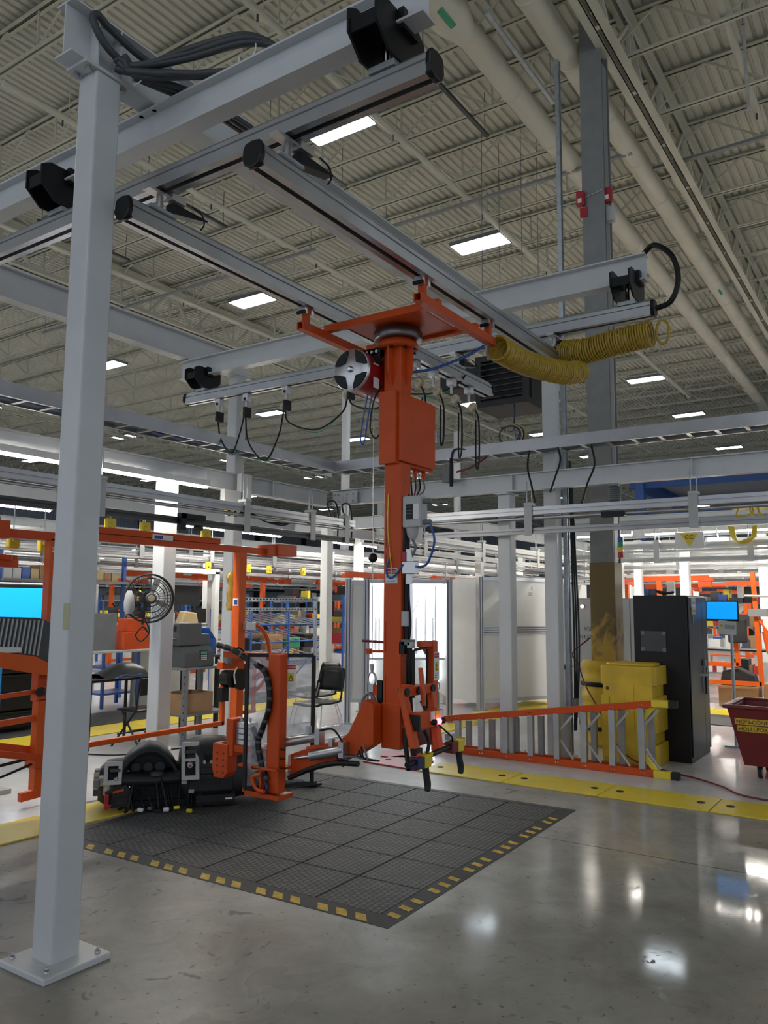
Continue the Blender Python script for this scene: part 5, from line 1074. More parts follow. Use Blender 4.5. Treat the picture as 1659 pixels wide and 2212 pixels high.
for x in (.72, .775, .83): sub_l('radio_knob', 'chrome', MB().lathe(tuple(V(p3(x, .37))+V((0, -.01, 0))), [(.020, .015), (.020, -.005), (.013, -.022)], 16, 'y'), rd)
dl(MB().b(.60, .96, -.095, -.06, .12, .27), 'lower_bin', 'dash_plastic', .02); dl(MB().b(.70, .86, -.100, -.094, .19, .235), 'bin_handle', 'black_matte', .01); dl(MB().lathe((.64, -.095, .235), [(.028, 0), (.022, -.01)], 14, 'y'), 'socket', 'black_matte')
dl(MB().b(.66, .98, -.10, .28, .02, .045), 'floor_bracket', 'black'); dl(MB().b(.90, .96, -.101, -.098, .058, .072), 'part_label', 'paper'); dl(MB().b(.66, .98, -.1, -.08, .045, .10), 'floor_bracket', 'black_matte')
for x in (.68, .95): dl(MB().b(x, x+.03, -.08, -.05, 0, .12), 'bracket_foot', 'black')
dl(MB().prism([(-.02, .03), (.0, .20), (.10, .21), (.14, .16), (.13, .04)], 'y', -.06, .0), 'left_lower_panel', 'dash_plastic'); dl(MB().bar((.0, -.065, .155), (.085, -.065, .175), .01, .018), 'release_lever', 'orange')
dl(MB().b(.02, .14, -.07, -.055, .05, .11), 'fuse_cover', 'dash_plastic', .006)
for k in range(10):
    x = R.uniform(-.14, -.03); dl(MB().b(x-.025, x+.025, R.uniform(-.06, .1), R.uniform(.1, .2), R.uniform(.08, .2), R.uniform(.22, .32)), 'side_bracket', R.choice(['dark_grey', 'silver_leaf', 'dark_grey', 'mid_grey']), .008)
dl(MB().cyl((.05, .25, .30), (1.4, .25, .30), .03, n=12), 'cross_car_beam', 'dark_grey'); dl(MB().b(.13, .60, .05, .40, .03, .27), 'duct_box', 'black', .03)
for k in range(18):
    x = R.uniform(.12, .66); y = R.uniform(-.06, .12); z0 = R.uniform(.10, .28); d = R.uniform(-.08, .08); e = R.uniform(-.10, -.02)
    dl(MB().tube(spline([(x, y, z0), (x+d*.5, y+e*.6, z0*.6), (x+d, y+e, .03), (x+d*1.6, y+e*1.3, .012)], 4), R.choice([.005, .007, .011]), 6), 'harness_wire', 'black')
for x, y, z, m in ((.30, -.12, .03, 'mid_grey'), (.22, -.16, .03, 'paper'), (.42, -.2, .03, 'paper'), (.50, -.22, .045, 'yellow'), (.60, -.25, .02, 'yellow'), (-.03, -.1, .06, 'red'), (.56, -.12, .22, 'light_grey'), (.62, -.1, .14, 'light_grey'), (.36, -.16, .015, 'black')):
    dl(MB().box((x, y, z), (.045, .025, .024), Matrix.Rotation(R.uniform(-.6, .6), 3, 'Z') @ Matrix.Rotation(R.uniform(-.5, .5), 3, 'X')), 'connector', m, .004)
dl(MB().box((-.045, -.09, .09), (.035, .03, .12)), 'red_tag', 'red', .006)
dl(MB().b(.1, .9, .0, .3, 0, .06), 'base_bracket', 'black')
o = T('cable_scrap', 'loose black connector cable on the mat below the clear guard', 'cable', (5.9, 4.95, .015))
for k in range(4): MB().tube(spline([(5.75+.05*k, 5.15, .03), (5.85+.04*k, 5.05-.03*k, .07), (6.0, 4.95-.04*k, .03), (6.02+.03*k, 4.8, .03)], 5), .012, 6).build('cable', 'black', o)
MB().box((5.95, 5.05, .045), (.1, .06, .05)).build('connector', 'light_grey', o, .006); MB().box((6.05, 4.85, .04), (.07, .05, .045)).build('connector', 'dark_grey', o, .006)

# ------------------------------------------------------------------ manipulators of the left bay
def frame(o, n_, m, bars, b_=.004):
    for p0, p1, wd, ht, *up_ in bars: MB().bar(p0, p1, wd, ht, *(up_ or [])).build(n_, m, o, b_)
M1 = T('orange_manipulator', 'orange manipulator with tilted louvred tray at the left edge', 'manipulator', (3.9, 5.9, .3))
MB().b(3.87, 3.945, 5.86, 5.94, 1.5, 2.22).build('upright', 'orange_tube', M1, .004); MB().b(3.2, 3.98, 5.86, 5.94, 2.20, 2.27).build('top_beam', 'orange', M1, .004); MB().b(3.2, 3.50, 5.83, 5.97, 2.19, 2.33).build('beam_block', 'orange', M1, .006)
MB().b(3.3, 3.87, 6.3, 6.36, 1.99, 2.05).build('rear_beam', 'orange', M1); MB().b(3.3, 3.82, 6.24, 6.30, 2.05, 2.09).build('rear_beam', 'orange', M1)
MB().b(3.82, 3.96, 5.85, 5.95, .92, 1.52).build('arm_housing', 'orange', M1, .01)
for z in (.98, 1.05, 1.2, 1.27): MB().cyl((3.88, 5.84, z), (3.99, 5.84, z), .008, n=8).build('clamp_bolt', 'chrome', M1)
MB().b(3.83, 3.92, 5.85, 5.93, .50, .94).build('lower_post', 'orange_tube', M1, .004)
MB().bar((3.0, 5.9, .955), (3.84, 5.9, 1.0), .035, .035).build('guard_rail', 'orange_tube', M1, .003); MB().bar((3.0, 5.9, .76), (3.86, 5.9, .795), .045, .045).build('guard_rail', 'orange_tube', M1, .003); MB().cyl((3.82, 5.82, 1.0), (3.86, 5.86, 1.0), .035, n=12).build('joint_knob', 'black', M1)
MB().bar((3.0, 5.95, .74), (3.93, 5.95, .52), .05, .06).build('lower_arm', 'orange', M1); MB().bar((3.0, 5.85, .685), (3.93, 5.85, .475), .05, .05).build('lower_arm', 'orange', M1)
MB().b(3.81, 3.95, 5.82, 5.96, .41, .51).build('foot_clamp', 'orange', M1, .006); MB().b(3.84, 3.91, 5.86, 5.94, .24, .42).build('foot_tube', 'orange_tube', M1, .004); MB().b(3.91, 4.02, 5.86, 5.92, .25, .31).build('foot_arm', 'orange', M1)
MB().prism([(3.2, 1.33), (3.98, 1.16), (3.98, 1.12), (3.2, 1.28)], 'y', 5.62, 6.1).build('tray_base', 'orange', M1); MB().prism([(3.2, 1.36), (3.6, 1.30), (3.95, 1.14), (3.95, 1.10), (3.2, 1.26)], 'y', 5.58, 5.62).build('tray_edge', 'orange_tube', M1)
MB().prism([(3.2, 1.60), (3.65, 1.585), (4.0, 1.45), (4.0, 1.17), (3.2, 1.34)], 'y', 5.62, 6.1).build('tray_box', 'rubber_grey', M1, .006)
for k in range(14): MB().bar((3.22+.035*k, 5.612, 1.59-.002*k), (3.19+.035*k, 5.612, 1.38-.006*k), .010, .014, (0, 1, 0)).build('louver', 'light_grey', M1)
MB().prism([(3.2, 1.385), (3.5, 1.37), (3.5, 1.33), (3.2, 1.33)], 'y', 5.585, 5.62).build('tray_trim', 'white_far', M1, .01)
MB().tube(spline([(3.2, 5.8, .55), (3.4, 5.8, .49), (3.6, 5.82, .49), (3.8, 5.85, .5)], 5), .012, 6).build('hose', 'black', M1); MB().tube(spline([(3.2, 5.8, .36), (3.5, 5.8, .40), (3.8, 5.85, .45)], 5), .010, 6).build('hose', 'black', M1)
MB().b(3.944, 3.948, 5.87, 5.93, 2.10, 2.16).build('number_plate', 'print_blue', M1); text('24', .055, (3.875, 5.857, 2.11), (1, 0, 0), (0, 0, 1), 'paper', M1)
M2 = T('orange_manipulator', 'orange manipulator with guard hoops and gold bag behind the clear guard', 'manipulator', (6.3, 6.15, .3))
MB().b(6.30, 6.40, 6.10, 6.20, .10, 2.27).build('upright', 'orange_tube', M2, .004); MB().b(4.3, 7.0, 6.11, 6.19, 2.255, 2.32).build('top_beam', 'orange', M2, .004); MB().b(4.3, 6.0, 6.10, 6.18, 2.322, 2.38).build('top_beam', 'orange', M2, .004); MB().b(6.85, 7.18, 6.05, 6.25, 2.25, 2.38).build('beam_block', 'orange', M2, .008); MB().b(6.70, 6.85, 6.07, 6.23, 2.24, 2.36).build('beam_block', 'orange', M2, .006)
MB().b(5.1, 5.35, 6.096, 6.099, 2.31, 2.36).build('name_plate', 'paper', M2); MB().b(5.12, 5.22, 6.093, 6.096, 2.32, 2.35).build('plate_print', 'print_blue', M2); MB().b(6.296, 6.299, 6.11, 6.19, 1.68, 1.76).build('logo_label', 'paper', M2); MB().b(6.293, 6.296, 6.125, 6.175, 1.695, 1.745).build('label_print', 'print_blue', M2)
MB().bar((4.2, 6.1, .478), (6.1, 6.1, .478), .045, .045).build('guard_rail', 'orange_tube', M2, .003); MB().bar((6.09, 6.1, .46), (6.09, 6.1, .86), .045, .045, (1, 0, 0)).build('guard_rail', 'orange_tube', M2, .003); MB().bar((4.0, 6.3, .10), (4.6, 6.3, .13), .05, .07).build('foot_arm', 'orange', M2)
for c_, r_ in ((1.18, .30), (1.10, .38)): MB().tube(spline([(6.42, 6.1, c_+r_), (6.60, 6.1, c_+r_*.95), (6.76, 6.1, c_+r_*.5), (6.80, 6.1, c_-.05), (6.76, 6.1, c_-r_*.5), (6.6, 6.1, c_-r_*.85), (6.42, 6.1, c_-r_*.9)], 6), .020, 8).build('guard_hoop', 'orange_tube', M2)
MB().bar((6.42, 6.12, .55), (6.60, 6.12, .55), .04, .04).build('guard_rail', 'orange_tube', M2); MB().bar((6.58, 6.12, .55), (6.58, 6.12, 1.0), .035, .035, (1, 0, 0)).build('guard_rail', 'orange_tube', M2); MB().bar((6.42, 6.12, 1.03), (6.7, 6.12, 1.03), .05, .06).build('guard_rail', 'orange', M2)
MB().cyl((6.12, 5.98, .93), (6.12, 6.10, .93), .09, n=22).build('motor', 'black_plastic', M2); MB().lathe((6.22, 5.96, .92), [(.11, 0), (.11, .03), (.05, .05), (.04, .08)], 22, 'y').build('motor_pulley', 'black_plastic', M2)
MB().b(6.02, 6.24, 6.04, 6.12, 1.03, 1.10).build('arm_plate', 'orange', M2); MB().b(6.05, 6.11, 6.0, 6.07, 1.08, 1.22).build('valve', 'mid_grey', M2, .006); MB().b(6.10, 6.30, 6.02, 6.10, 1.10, 1.20).build('arm_bracket', 'orange', M2, .006); MB().b(6.40, 6.48, 6.05, 6.12, .86, 1.0).build('clamp_plate', 'silver', M2, .004); MB().b(6.36, 6.50, 6.04, 6.1, 1.42, 1.50).build('clamp_plate', 'silver', M2, .004)
MB().b(6.03, 6.13, 6.05, 6.12, .70, .84).build('motor_mount', 'black', M2)
for k in range(3): MB().tube(spline([(6.08, 6.0, 1.2), (6.2+.03*k, 5.97, 1.24-.05*k), (6.35, 5.97, 1.1-.02*k), (6.5, 5.97, 1.04)], 6), .010, 6).build('cable', ['black', 'navy', 'black'][k], M2)
MB().tube(spline([(6.15, 5.96, 1.05), (6.1, 5.95, .98), (6.12, 5.95, .88)], 5), .008, 6).build('cable', 'paper', M2)
o = T('hanging_bag', 'crumpled gold foil bag hanging behind the orange upright', 'bag', (6.5, 6.35, 1.65))
secs = []
for k in range(9):
    t = k/8; hw = .13+.02*math.sin(k*2.1); d = .05+.015*math.sin(k*1.3); c_ = 6.50+.012*math.sin(k*1.7); secs.append([(c_+hw*math.cos(a*PI/5)*(1+.08*math.sin(a*3+k)), 6.35+d*math.sin(a*PI/5), 1.63+.43*t) for a in range(10)])
q = MB(); vs = [p for s_ in secs for p in s_]; q.add(vs, [(i*10+k, i*10+(k+1) % 10, (i+1)*10+(k+1) % 10, (i+1)*10+k) for i in range(8) for k in range(10)], True); q.add(vs[:10], [tuple(reversed(range(10)))]); q.add(vs[-10:], [tuple(range(10))]); q.build('bag_body', 'gold', o)
MB().tube([(6.5+.03*math.cos(t*PI/6), 6.35, 2.08+.04*math.sin(t*PI/6)) for t in range(12)], .006, 5, True).build('tie', 'dark_grey', o)
# wall fan
FA = T('wall_fan', 'dark oscillating fan fixed to the white column', 'fan', (5.30, 6.36, 1.75), math.radians(153))
# local: axis along +y out of the guard
for r_, y in ((.235, 0), (.235, .05), (.20, .075), (.14, .09), (.08, .098), (.20, -.04)): MB().tube([(r_*math.cos(t*PI/16), y, r_*math.sin(t*PI/16)) for t in range(32)], .0045 if r_ != .235 else .008, 6, True).build('guard_ring', 'black_matte', FA, 0, True)
q = MB(); q2 = MB()
for k in range(36):
    a = k*PI/18; c_, s_ = math.cos(a), math.sin(a); q.tube([(.05*c_, .1, .05*s_), (.14*c_, .09, .14*s_), (.20*c_, .075, .20*s_), (.235*c_, .04, .235*s_)], .0018, 4)
    q2.tube([(.235*c_, .01, .235*s_), (.2*c_, -.04, .2*s_), (.08*c_, -.06, .08*s_)], .0018, 4)
q.build('front_grille', 'black_matte', FA, 0, True, True); q2.build('rear_grille', 'black_matte', FA, 0, True, True)
hb_ = MB().lathe((0, .09, 0), [(.052, 0), (.055, .015), (.04, .022)], 18, 'y').build('hub_badge', 'dark_grey', FA, 0, True); MB().lathe((0, .115, 0), [(.034, 0), (.001, .003)], 16, 'y').build('badge_plate', 'silver_leaf', hb_, 0, True)
for k in range(4):
    a = k*PI/2+.4; P = []
    for j in range(6):
        r_ = .05+.15*j/5; w_ = .5-.05*j
        P.append((r_, a-w_*.5, .012)); P.append((r_, a+w_*.5, .045))
    q = MB(); q.add([(r_*math.cos(b_), y, r_*math.sin(b_)) for r_, b_, y in P], [(2*j, 2*j+1, 2*j+3, 2*j+2) for j in range(5)], True); q.build('fan_blade', 'dark_grey', FA, 0, True)
MB().lathe((0, -.05, 0), [(.06, 0), (.07, -.03), (.06, -.13), (.03, -.15)], 16, 'y').build('motor_housing', 'black_matte', FA, 0, True)
MB().tube([(0, -.13, -.03), (0, -.17, -.16), (.02, -.14, -.26)], .014, 8).build('bracket', 'black_matte', FA, 0, True)
MB().tube(spline([(0, -.12, -.2), (-.03, -.05, -.33), (.05, -.03, -.42), (.1, -.04, -.36), (.04, -.02, -.28), (-.02, -.04, -.34)], 6), .007, 6).build('cord', 'black', FA, 0, True)
tag(MB().lathe((5.02, 6.3, 1.6), [(.03, 0), (.045, .03), (.05, .1), (.04, .18), (.02, .22)], 10).build('wrapped_bottle', 'light_grey'), 'clear wrapped pack hanging beside the fan', 'bag')
# wall monitor behind the left manipulator
o = T('large_monitor', 'large monitor with plain blue screen at the left edge', 'monitor', (4.2, 7.0, 1.4))
tv = MB().b(3.3, 4.66, 7.02, 7.07, 1.40, 1.87).build('monitor', 'black', o, .006); sub('screen', 'screen_blue', MB().b(3.32, 4.645, 7.014, 7.02, 1.42, 1.835), tv)
MB().b(3.3, 4.66, 7.02, 7.08, 1.872, 1.885).build('top_ledge', 'white_far', o); MB().b(3.9, 4.0, 7.08, 7.14, 0, 1.7).build('stand_post', 'alu_matte', o); MB().b(3.6, 4.3, 6.9, 7.3, 0, .04).build('stand_foot', 'alu_matte', o)

# ------------------------------------------------------------------ chair
def chair(label, x, y, rz, first=None):
    if first: return dup(first, (x, y, 0), rz, label)
    o = T('stacking_chair', label, 'chair', (x, y, 0), rz, None)      # local: faces +y
    q = MB(); N_ = 7
    vs = [(u, .24-.46*j/5, .45+.012*((u/.22)**2)-.02*math.sin(j/5*PI)-(.03 if j == 0 else 0)) for j in range(6) for u in [(-.22+.44*i/(N_-1)) for i in range(N_)]]
    vs += [(a, b_, c-.02) for a, b_, c in vs]; n = N_*6
    fs = [(j*N_+i, j*N_+i+1, (j+1)*N_+i+1, (j+1)*N_+i) for j in range(5) for i in range(N_-1)]; fs += [tuple(n+i for i in reversed(f)) for f in fs]
    fs += [(i, n+i, n+i+1, i+1) for i in range(N_-1)]+[((5*N_)+i+1, n+5*N_+i+1, n+5*N_+i, 5*N_+i) for i in range(N_-1)]+[(j*N_, (j+1)*N_, n+(j+1)*N_, n+j*N_) for j in range(5)]+[((j+1)*N_+6, j*N_+6, n+j*N_+6, n+(j+1)*N_+6) for j in range(5)]
    q.add(vs, fs, True); q.build('seat', 'black_plastic', o, 0, True)
    q = MB(); vs = []; 
    for j in range(6):
        z = .57+.29*j/5; hw = .21-.012*(j/5)**2*1-(.012 if j in (0, 5) else 0)
        for i in range(N_): u = -1+2*i/(N_-1); vs.append((hw*u, -.235-.07*j/5-.035*(1-u*u), z+(.015*(1-u*u) if j == 5 else 0)))
    vs += [(a, b_-.014, c) for a, b_, c in vs]; q.add(vs, fs, True); bk = q.build('backrest', 'black_plastic', o, 0, True)
    for k in range(3):
        for j in range(3+k): MB().b(-.06+.03*j, -.052+.03*j, -.31+.0-.02*(k), -.305-.02*k, .66+.05*k, .668+.05*k).build('back_slot', 'black', bk, 0, True) if j < 4 else None
    for s_ in (-1, 1):
        MB().tube(spline([(s_*.20, -.24, .60), (s_*.205, -.22, .50), (s_*.21, -.18, .44)], 4), .013, 8).build('back_post', 'black_plastic', o, 0, True)
        MB().tube(spline([(s_*.21, -.12, .44), (s_*.235, -.19, .25), (s_*.25, -.25, .05), (s_*.25, -.23, .012), (s_*.25, 0, .012), (s_*.25, .20, .012), (s_*.25, .235, .04), (s_*.235, .20, .22), (s_*.20, .15, .43)], 5), .008, 8).build('sled_leg', 'chrome', o, 0, True)
    MB().tube([(-.2, .14, .43), (.2, .14, .43)], .008, 8).build('seat_bar', 'chrome', o, 0, True); MB().tube([(-.21, -.12, .43), (.21, -.12, .43)], .008, 8).build('seat_bar', 'chrome', o, 0, True)
    return o
CH = chair('black plastic stacking chair beside the lit booth', 8.36, 6.64, math.radians(86))
chair('black plastic stacking chair half hidden by the clear guard', 9.05, 7.25, math.radians(80), CH)

# ------------------------------------------------------------------ workstations across the left aisle
def tbl(name, label, x0, x1, y0, y1, z, m='black', lm='black', cat='table', legw=.025, shelf=None, rz=0):
    o = T(name, label, cat, ((x0+x1)/2, (y0+y1)/2, 0))
    MB().b(x0, x1, y0, y1, z-.03, z).build('table_top', m, o, .004)
    for x in (x0+.04, x1-.04):
        for y in (y0+.04, y1-.04): MB().b(x-legw, x+legw, y-legw, y+legw, 0, z-.03).build('leg', lm, o)
    for s_ in (shelf or []): MB().b(x0+.02, x1-.02, y0+.02, y1-.02, s_-.03, s_).build('shelf', m, o)
    return o
SH = tbl('steel_shelf', 'grey slotted steel shelf stand with printers and a cardboard box', 6.85, 7.62, 7.5, 8.05, .92, 'mid_grey', 'mid_grey', 'shelf', .028, [.36])
for k in range(9):
    for y in (7.515, 7.995): MB().b(6.861, 6.8635, y, y+.015, .12+.085*k, .145+.085*k).build('slot', 'black', SH)
o = T('label_printer', 'dark grey label printer with keypad on the grey shelf stand', 'printer', (7.05, 7.75, .92))
MB().prism([(7.52, .92), (8.02, .92), (8.02, 1.18), (7.62, 1.18), (7.52, 1.10)], 'x', 6.86, 7.34).build('body', 'dark_grey', o, .01); MB().b(7.10, 7.22, 7.515, 7.53, 1.0, 1.12).build('keypad', 'black', o); MB().b(7.11, 7.21, 7.51, 7.516, 1.075, 1.11).build('display', 'green_label', o)
for k in range(9): MB().b(7.115+.033*(k % 3), 7.14+.033*(k % 3), 7.508, 7.516, 1.005+.022*(k//3), 1.02+.022*(k//3)).build('key', 'light_grey', o)
MB().bar((7.40, 7.50, 1.0), (7.44, 7.44, .86), .1, .003).build('paper_strip', 'paper', o)
o = T('laser_printer', 'grey box printer stacked on the label printer', 'printer', (7.0, 7.8, 1.18))
MB().b(6.82, 7.20, 7.6, 8.0, 1.18, 1.46).build('body', 'dark_grey', o, .015); MB().b(6.815, 6.82, 7.65, 7.95, 1.36, 1.43).build('paper_slot', 'black', o); MB().b(6.75, 6.86, 7.66, 7.92, 1.27, 1.275).build('paper_sheet', 'paper', o); MB().b(7.20, 7.36, 7.62, 7.98, 1.18, 1.32).build('paper_tray', 'dark_grey', o, .01)
o = T('cardboard_box', 'open brown cardboard box on the lower shelf of the grey stand', 'box', (7.05, 7.75, .36))
for a in ((6.87, 6.88, 7.56, 7.96), (7.37, 7.38, 7.56, 7.96), (6.88, 7.37, 7.56, 7.57), (6.88, 7.37, 7.95, 7.96)): MB().b(*a, .36, .60).build('side_panel', 'cardboard', o)
MB().b(6.88, 7.37, 7.57, 7.95, .36, .37).build('base_panel', 'cardboard', o)
o = tag(MB().prism([(7.72, 8.12), (8.22, 8.12), (8.22, 8.5), (7.72, 8.5)], 'z', 0, .9).build('storage_bin', 'blue', None, .02), 'tall blue bin behind the grey shelf stand', 'bin') if 0 else None
for k, (x, z) in enumerate(((7.62, 1.0), (7.95, 1.0))):
    o = T('storage_bin', ['blue open front bin with paper label beside the box printer', 'plain blue open front bin, farther from the box printer'][k], 'bin', (x, 8.4, z))
    MB().prism([(8.25, z), (8.55, z), (8.55, z+.36), (8.40, z+.36), (8.25, z+.20)], 'x', x-.14, x-.13).build('side_wall', 'blue', o); MB().prism([(8.25, z), (8.55, z), (8.55, z+.36), (8.40, z+.36), (8.25, z+.20)], 'x', x+.13, x+.14).build('side_wall', 'blue', o); MB().b(x-.13, x+.13, 8.25, 8.26, z, z+.22).build('front_wall', 'blue', o); MB().b(x-.13, x+.13, 8.54, 8.55, z, z+.36).build('rear_wall', 'blue', o); MB().b(x-.13, x+.13, 8.26, 8.54, z, z+.01).build('bin_floor', 'blue', o)
    if k == 0: MB().b(x-.08, x+.06, 8.247, 8.25, z+.12, z+.18).build('paper_label', 'paper', o)
tbl('side_table', 'dark table holding the two blue bins', 7.45, 8.15, 8.2, 8.65, 1.0, 'dark_grey', 'black')
tbl('folding_table', 'black folding table behind the near white column', 5.95, 6.95, 8.1, 8.7, .80, 'black', 'black', 'table', .014)
o = T('folding_chair', 'black folding chair in front of the black folding table', 'chair', (6.55, 7.95, 0))
MB().b(6.35, 6.75, 7.75, 8.12, .42, .45).build('seat', 'black_plastic', o, .02); MB().b(6.33, 6.35, 7.75, 8.0, .62, .83).build('backrest', 'black_plastic', o, .01) if 0 else MB().b(6.36, 6.74, 7.70, 7.72, .62, .82).build('backrest', 'black_plastic', o, .012)
for x in (6.35, 6.75): MB().tube([(x, 7.70, .83), (x, 7.76, .45), (x, 8.18, 0)], .012, 8).build('leg', 'black', o); MB().tube([(x, 8.02, .43), (x, 7.66, 0)], .012, 8).build('leg', 'black', o)
for z, y in ((.15, 8.08), (.2, 7.85)): MB().cyl((6.35, y, z), (6.75, y, z), .009, n=6).build('cross_bar', 'black', o)
o = T('plastic_cowl', 'black plastic cowl part on the black folding table', 'cowl', (6.5, 8.35, .8))
sec2 = lambda h: [(8.15+.4*j/6, .80+h*math.sin(PI*j/6)) for j in range(7)]
q = MB(); S_ = [(6.2, .05), (6.35, .10), (6.5, .16), (6.7, .17), (6.85, .12)]; vs = [(x, y, z) for x, h in S_ for y, z in sec2(h)]; q.add(vs, [(i*7+k, i*7+k+1, (i+1)*7+k+1, (i+1)*7+k) for i in range(4) for k in range(6)], True); q.build('cowl_shell', 'black_plastic', o)
MB().tube(spline([(6.3, 8.1, .80), (6.4, 8.05, .84), (6.55, 8.08, .82), (6.7, 8.1, .83)], 5), .008, 6).build('cable', 'blue', o)
tag(MB().tube(spline([(5.8, 8.0, .012), (6.0, 7.6, .012), (6.5, 7.42, .012), (6.75, 7.35, .012)], 6), .008, 6).build('power_cable', 'black'), 'black power cable trailing on the floor before the folding table', 'cable')
o = T('crumpled_paper', 'small crumpled white paper on the floor under the orange rail', 'paper', (6.55, 7.45, 0)); MB().lathe((6.55, 7.45, 0), [(.06, 0), (.07, .01), (.05, .04), (.01, .055)], 14).build('paper_ball', 'paper', o)
# white framed computer station
o = T('computer_station', 'white framed computer station with two dark monitors', 'workstation', (9.2, 10, 0))
for x in (8.6, 9.75): MB().b(x-.05, x+.05, 9.96, 10.04, 0, 2.24).build('frame_post', 'white_far', o)
MB().b(8.55, 9.80, 9.96, 10.04, 2.20, 2.28).build('frame_beam', 'white_far', o); MB().b(8.65, 9.7, 10.1, 10.6, 1.32, 1.36).build('desk_top', 'mid_grey', o); MB().b(8.65, 9.7, 10.5, 10.55, 0, 1.32).build('rear_panel', 'light_grey', o)
for x0, x1, z0, z1, m in ((8.93, 9.5, 1.68, 2.0, 'black'), (8.65, 8.9, 1.6, 2.05, 'black'), (9.35, 9.65, 1.38, 1.62, 'black')): MB().b(x0, x1, 10.1, 10.14, z0, z1).build('monitor', m, o, .006)
MB().prism([(8.95, 1.36), (9.35, 1.36), (9.3, 1.55), (9.05, 1.58)], 'y', 9.95, 10.1).build('parts_case', 'wood_tan', o, .02); MB().b(8.66, 8.92, 10.05, 10.1, 1.37, 1.55).build('controller', 'white_far', o); MB().b(8.69, 8.78, 10.045, 10.05, 1.45, 1.52).build('display', 'navy', o); MB().b(8.95, 9.3, 10.0, 10.1, 1.05, 1.3).build('rib_stack', 'wood_tan', o, .03)
# orange toolbox, grey bench
tbl('work_bench', 'grey perforated bench with orange toolbox beyond the near column', 7.0, 8.35, 9.7, 10.3, 1.02, 'light_grey', 'mid_grey', 'bench')
o = T('tool_box', 'orange toolbox on the grey bench below the fan', 'toolbox', (8.0, 10, 1.02)); MB().b(7.75, 8.27, 9.8, 10.15, 1.02, 1.28).build('body', 'orange', o, .01); MB().b(7.85, 8.2, 9.85, 10.1, 1.28, 1.47).build('lid_box', 'orange', o, .01); MB().tube([(7.9, 9.98, 1.47), (7.92, 9.98, 1.53), (8.13, 9.98, 1.53), (8.15, 9.98, 1.47)], .01, 6).build('handle', 'black', o)
tag(MB().b(7.15, 7.65, 9.85, 9.9, 1.02, 1.55).build('grey_panel', 'mid_grey', None, .006), 'plain grey panel standing on the bench behind the near column', 'panel')
o = T('parts_cart', 'blue tube frame cart under the grey bench', 'cart', (8.2, 10.7, 0))
for x in (7.9, 8.55):
    for y in (10.45, 10.95): MB().b(x-.02, x+.02, y-.02, y+.02, .1, 1.1).build('cart_post', 'blue', o)
for z in (.3, .7, 1.08): MB().b(7.9, 8.55, 10.45, 10.95, z, z+.03).build('cart_shelf', 'blue', o)
o = T('crate_stack', 'stack of black crates at the left edge behind the manipulator', 'crate', (6.3, 10.3, 0))
for k in range(4):
    z = .05+.24*k; MB().b(6.0, 6.68, 10.0, 10.5, z, z+.225).build('crate', 'black_plastic', o, .02); MB().b(5.99, 6.69, 9.99, 10.51, z+.19, z+.225).build('crate_rim', 'black', o, .01)
tbl('blue_table', 'pale blue steel leg table left of the black crates', 5.0, 5.9, 9.8, 10.6, 1.1, 'mid_grey', 'cyan_blue', 'table', .03)
o = T('wall_shelf', 'high shelf with cardboard boxes and blue bins behind the fan', 'shelf', (8.3, 12.4, 0))
for x in (7.2, 8.4, 9.6): MB().b(x-.03, x+.03, 12.2, 12.26, 0, 2.6).build('shelf_post', 'blue', o)
for z in (.5, 1.3, 2.05): MB().b(7.2, 9.6, 12.1, 12.7, z, z+.04).build('shelf_board', 'alu_matte', o)
for k in [i for i in range(14) if i != 7]:
    x = 7.3+.16*k; z = 2.09; h = R.uniform(.12, .3); o = tag(MB().b(x, x+.14, 12.28, 12.58, z, z+h).build('goods_box', R.choice(['cardboard', 'blue', 'light_grey', 'cardboard', 'wood_tan'])), 'small goods box on the high shelf, %s from its left end' % (nm+['eleventh', 'twelfth', 'thirteenth', 'fourteenth'])[k], 'box', 'boxes on the high shelf')
# perforated strut frame and blue flow rack
o = T('conveyor_frame', 'galvanised conveyor frame with two perforated cross channels', 'frame', (8.6, 7.75, 0))
for x in (7.80, 9.62): MB().b(x-.02, x+.02, 7.70, 7.74, 0, 1.82).build('strut_post', 'galvanised', o)
for z in (1.63, 1.77):
    c_ = MB().b(7.80, 9.62, 7.69, 7.70, z-.022, z+.022).build('cross_channel', 'galvanised', o)
    for k in range(26): sub('slot', 'black', MB().b(7.87+.068*k, 7.90+.068*k, 7.686, 7.69, z-.009, z+.009), c_)
o = T('flow_rack', 'blue tube flow rack with sloping roller lanes', 'rack', (12.6, 11.2, 0))
for x in (11.5, 12.6, 13.8):
    for y in (10.8, 11.9): MB().cyl((x, y, 0), (x, y, 1.6), .02, n=8).build('rack_post', 'blue', o)
for z in (.55, .95, 1.3):
    for y, dz in ((10.8, 0), (11.9, .18)): MB().cyl((11.5, y, z+dz), (13.8, y, z+dz), .018, n=8).build('rack_rail', 'blue', o)
    for k in range(9): MB().bar((11.6+.27*k, 10.8, z+.02), (11.6+.27*k, 11.9, z+.2), .05, .02).build('roller_lane', 'alu_matte', o)
for x in (11.5, 12.6): MB().bar((x, 10.8, .1), (x+1.1, 10.8, .9), .02, .02).build('diagonal_tube', 'blue', o)
for k, (x, w_, d, h, m) in enumerate(((11.7, .4, .4, .25, 'black_plastic'), (12.3, .5, .4, .3, 'cardboard'), (12.9, .4, .4, .22, 'green_label'), (13.4, .35, .4, .28, 'black_plastic'))):
    tag(MB().b(x-w_/2, x+w_/2, 10.9, 11.3, .80, .80+h).build('parts_tote', m, None, .02), ['black tote at the left end of the blue flow rack', 'cardboard tote on the blue flow rack', 'green tote on the blue flow rack', 'black tote at the right end of the blue flow rack'][k], 'tote')

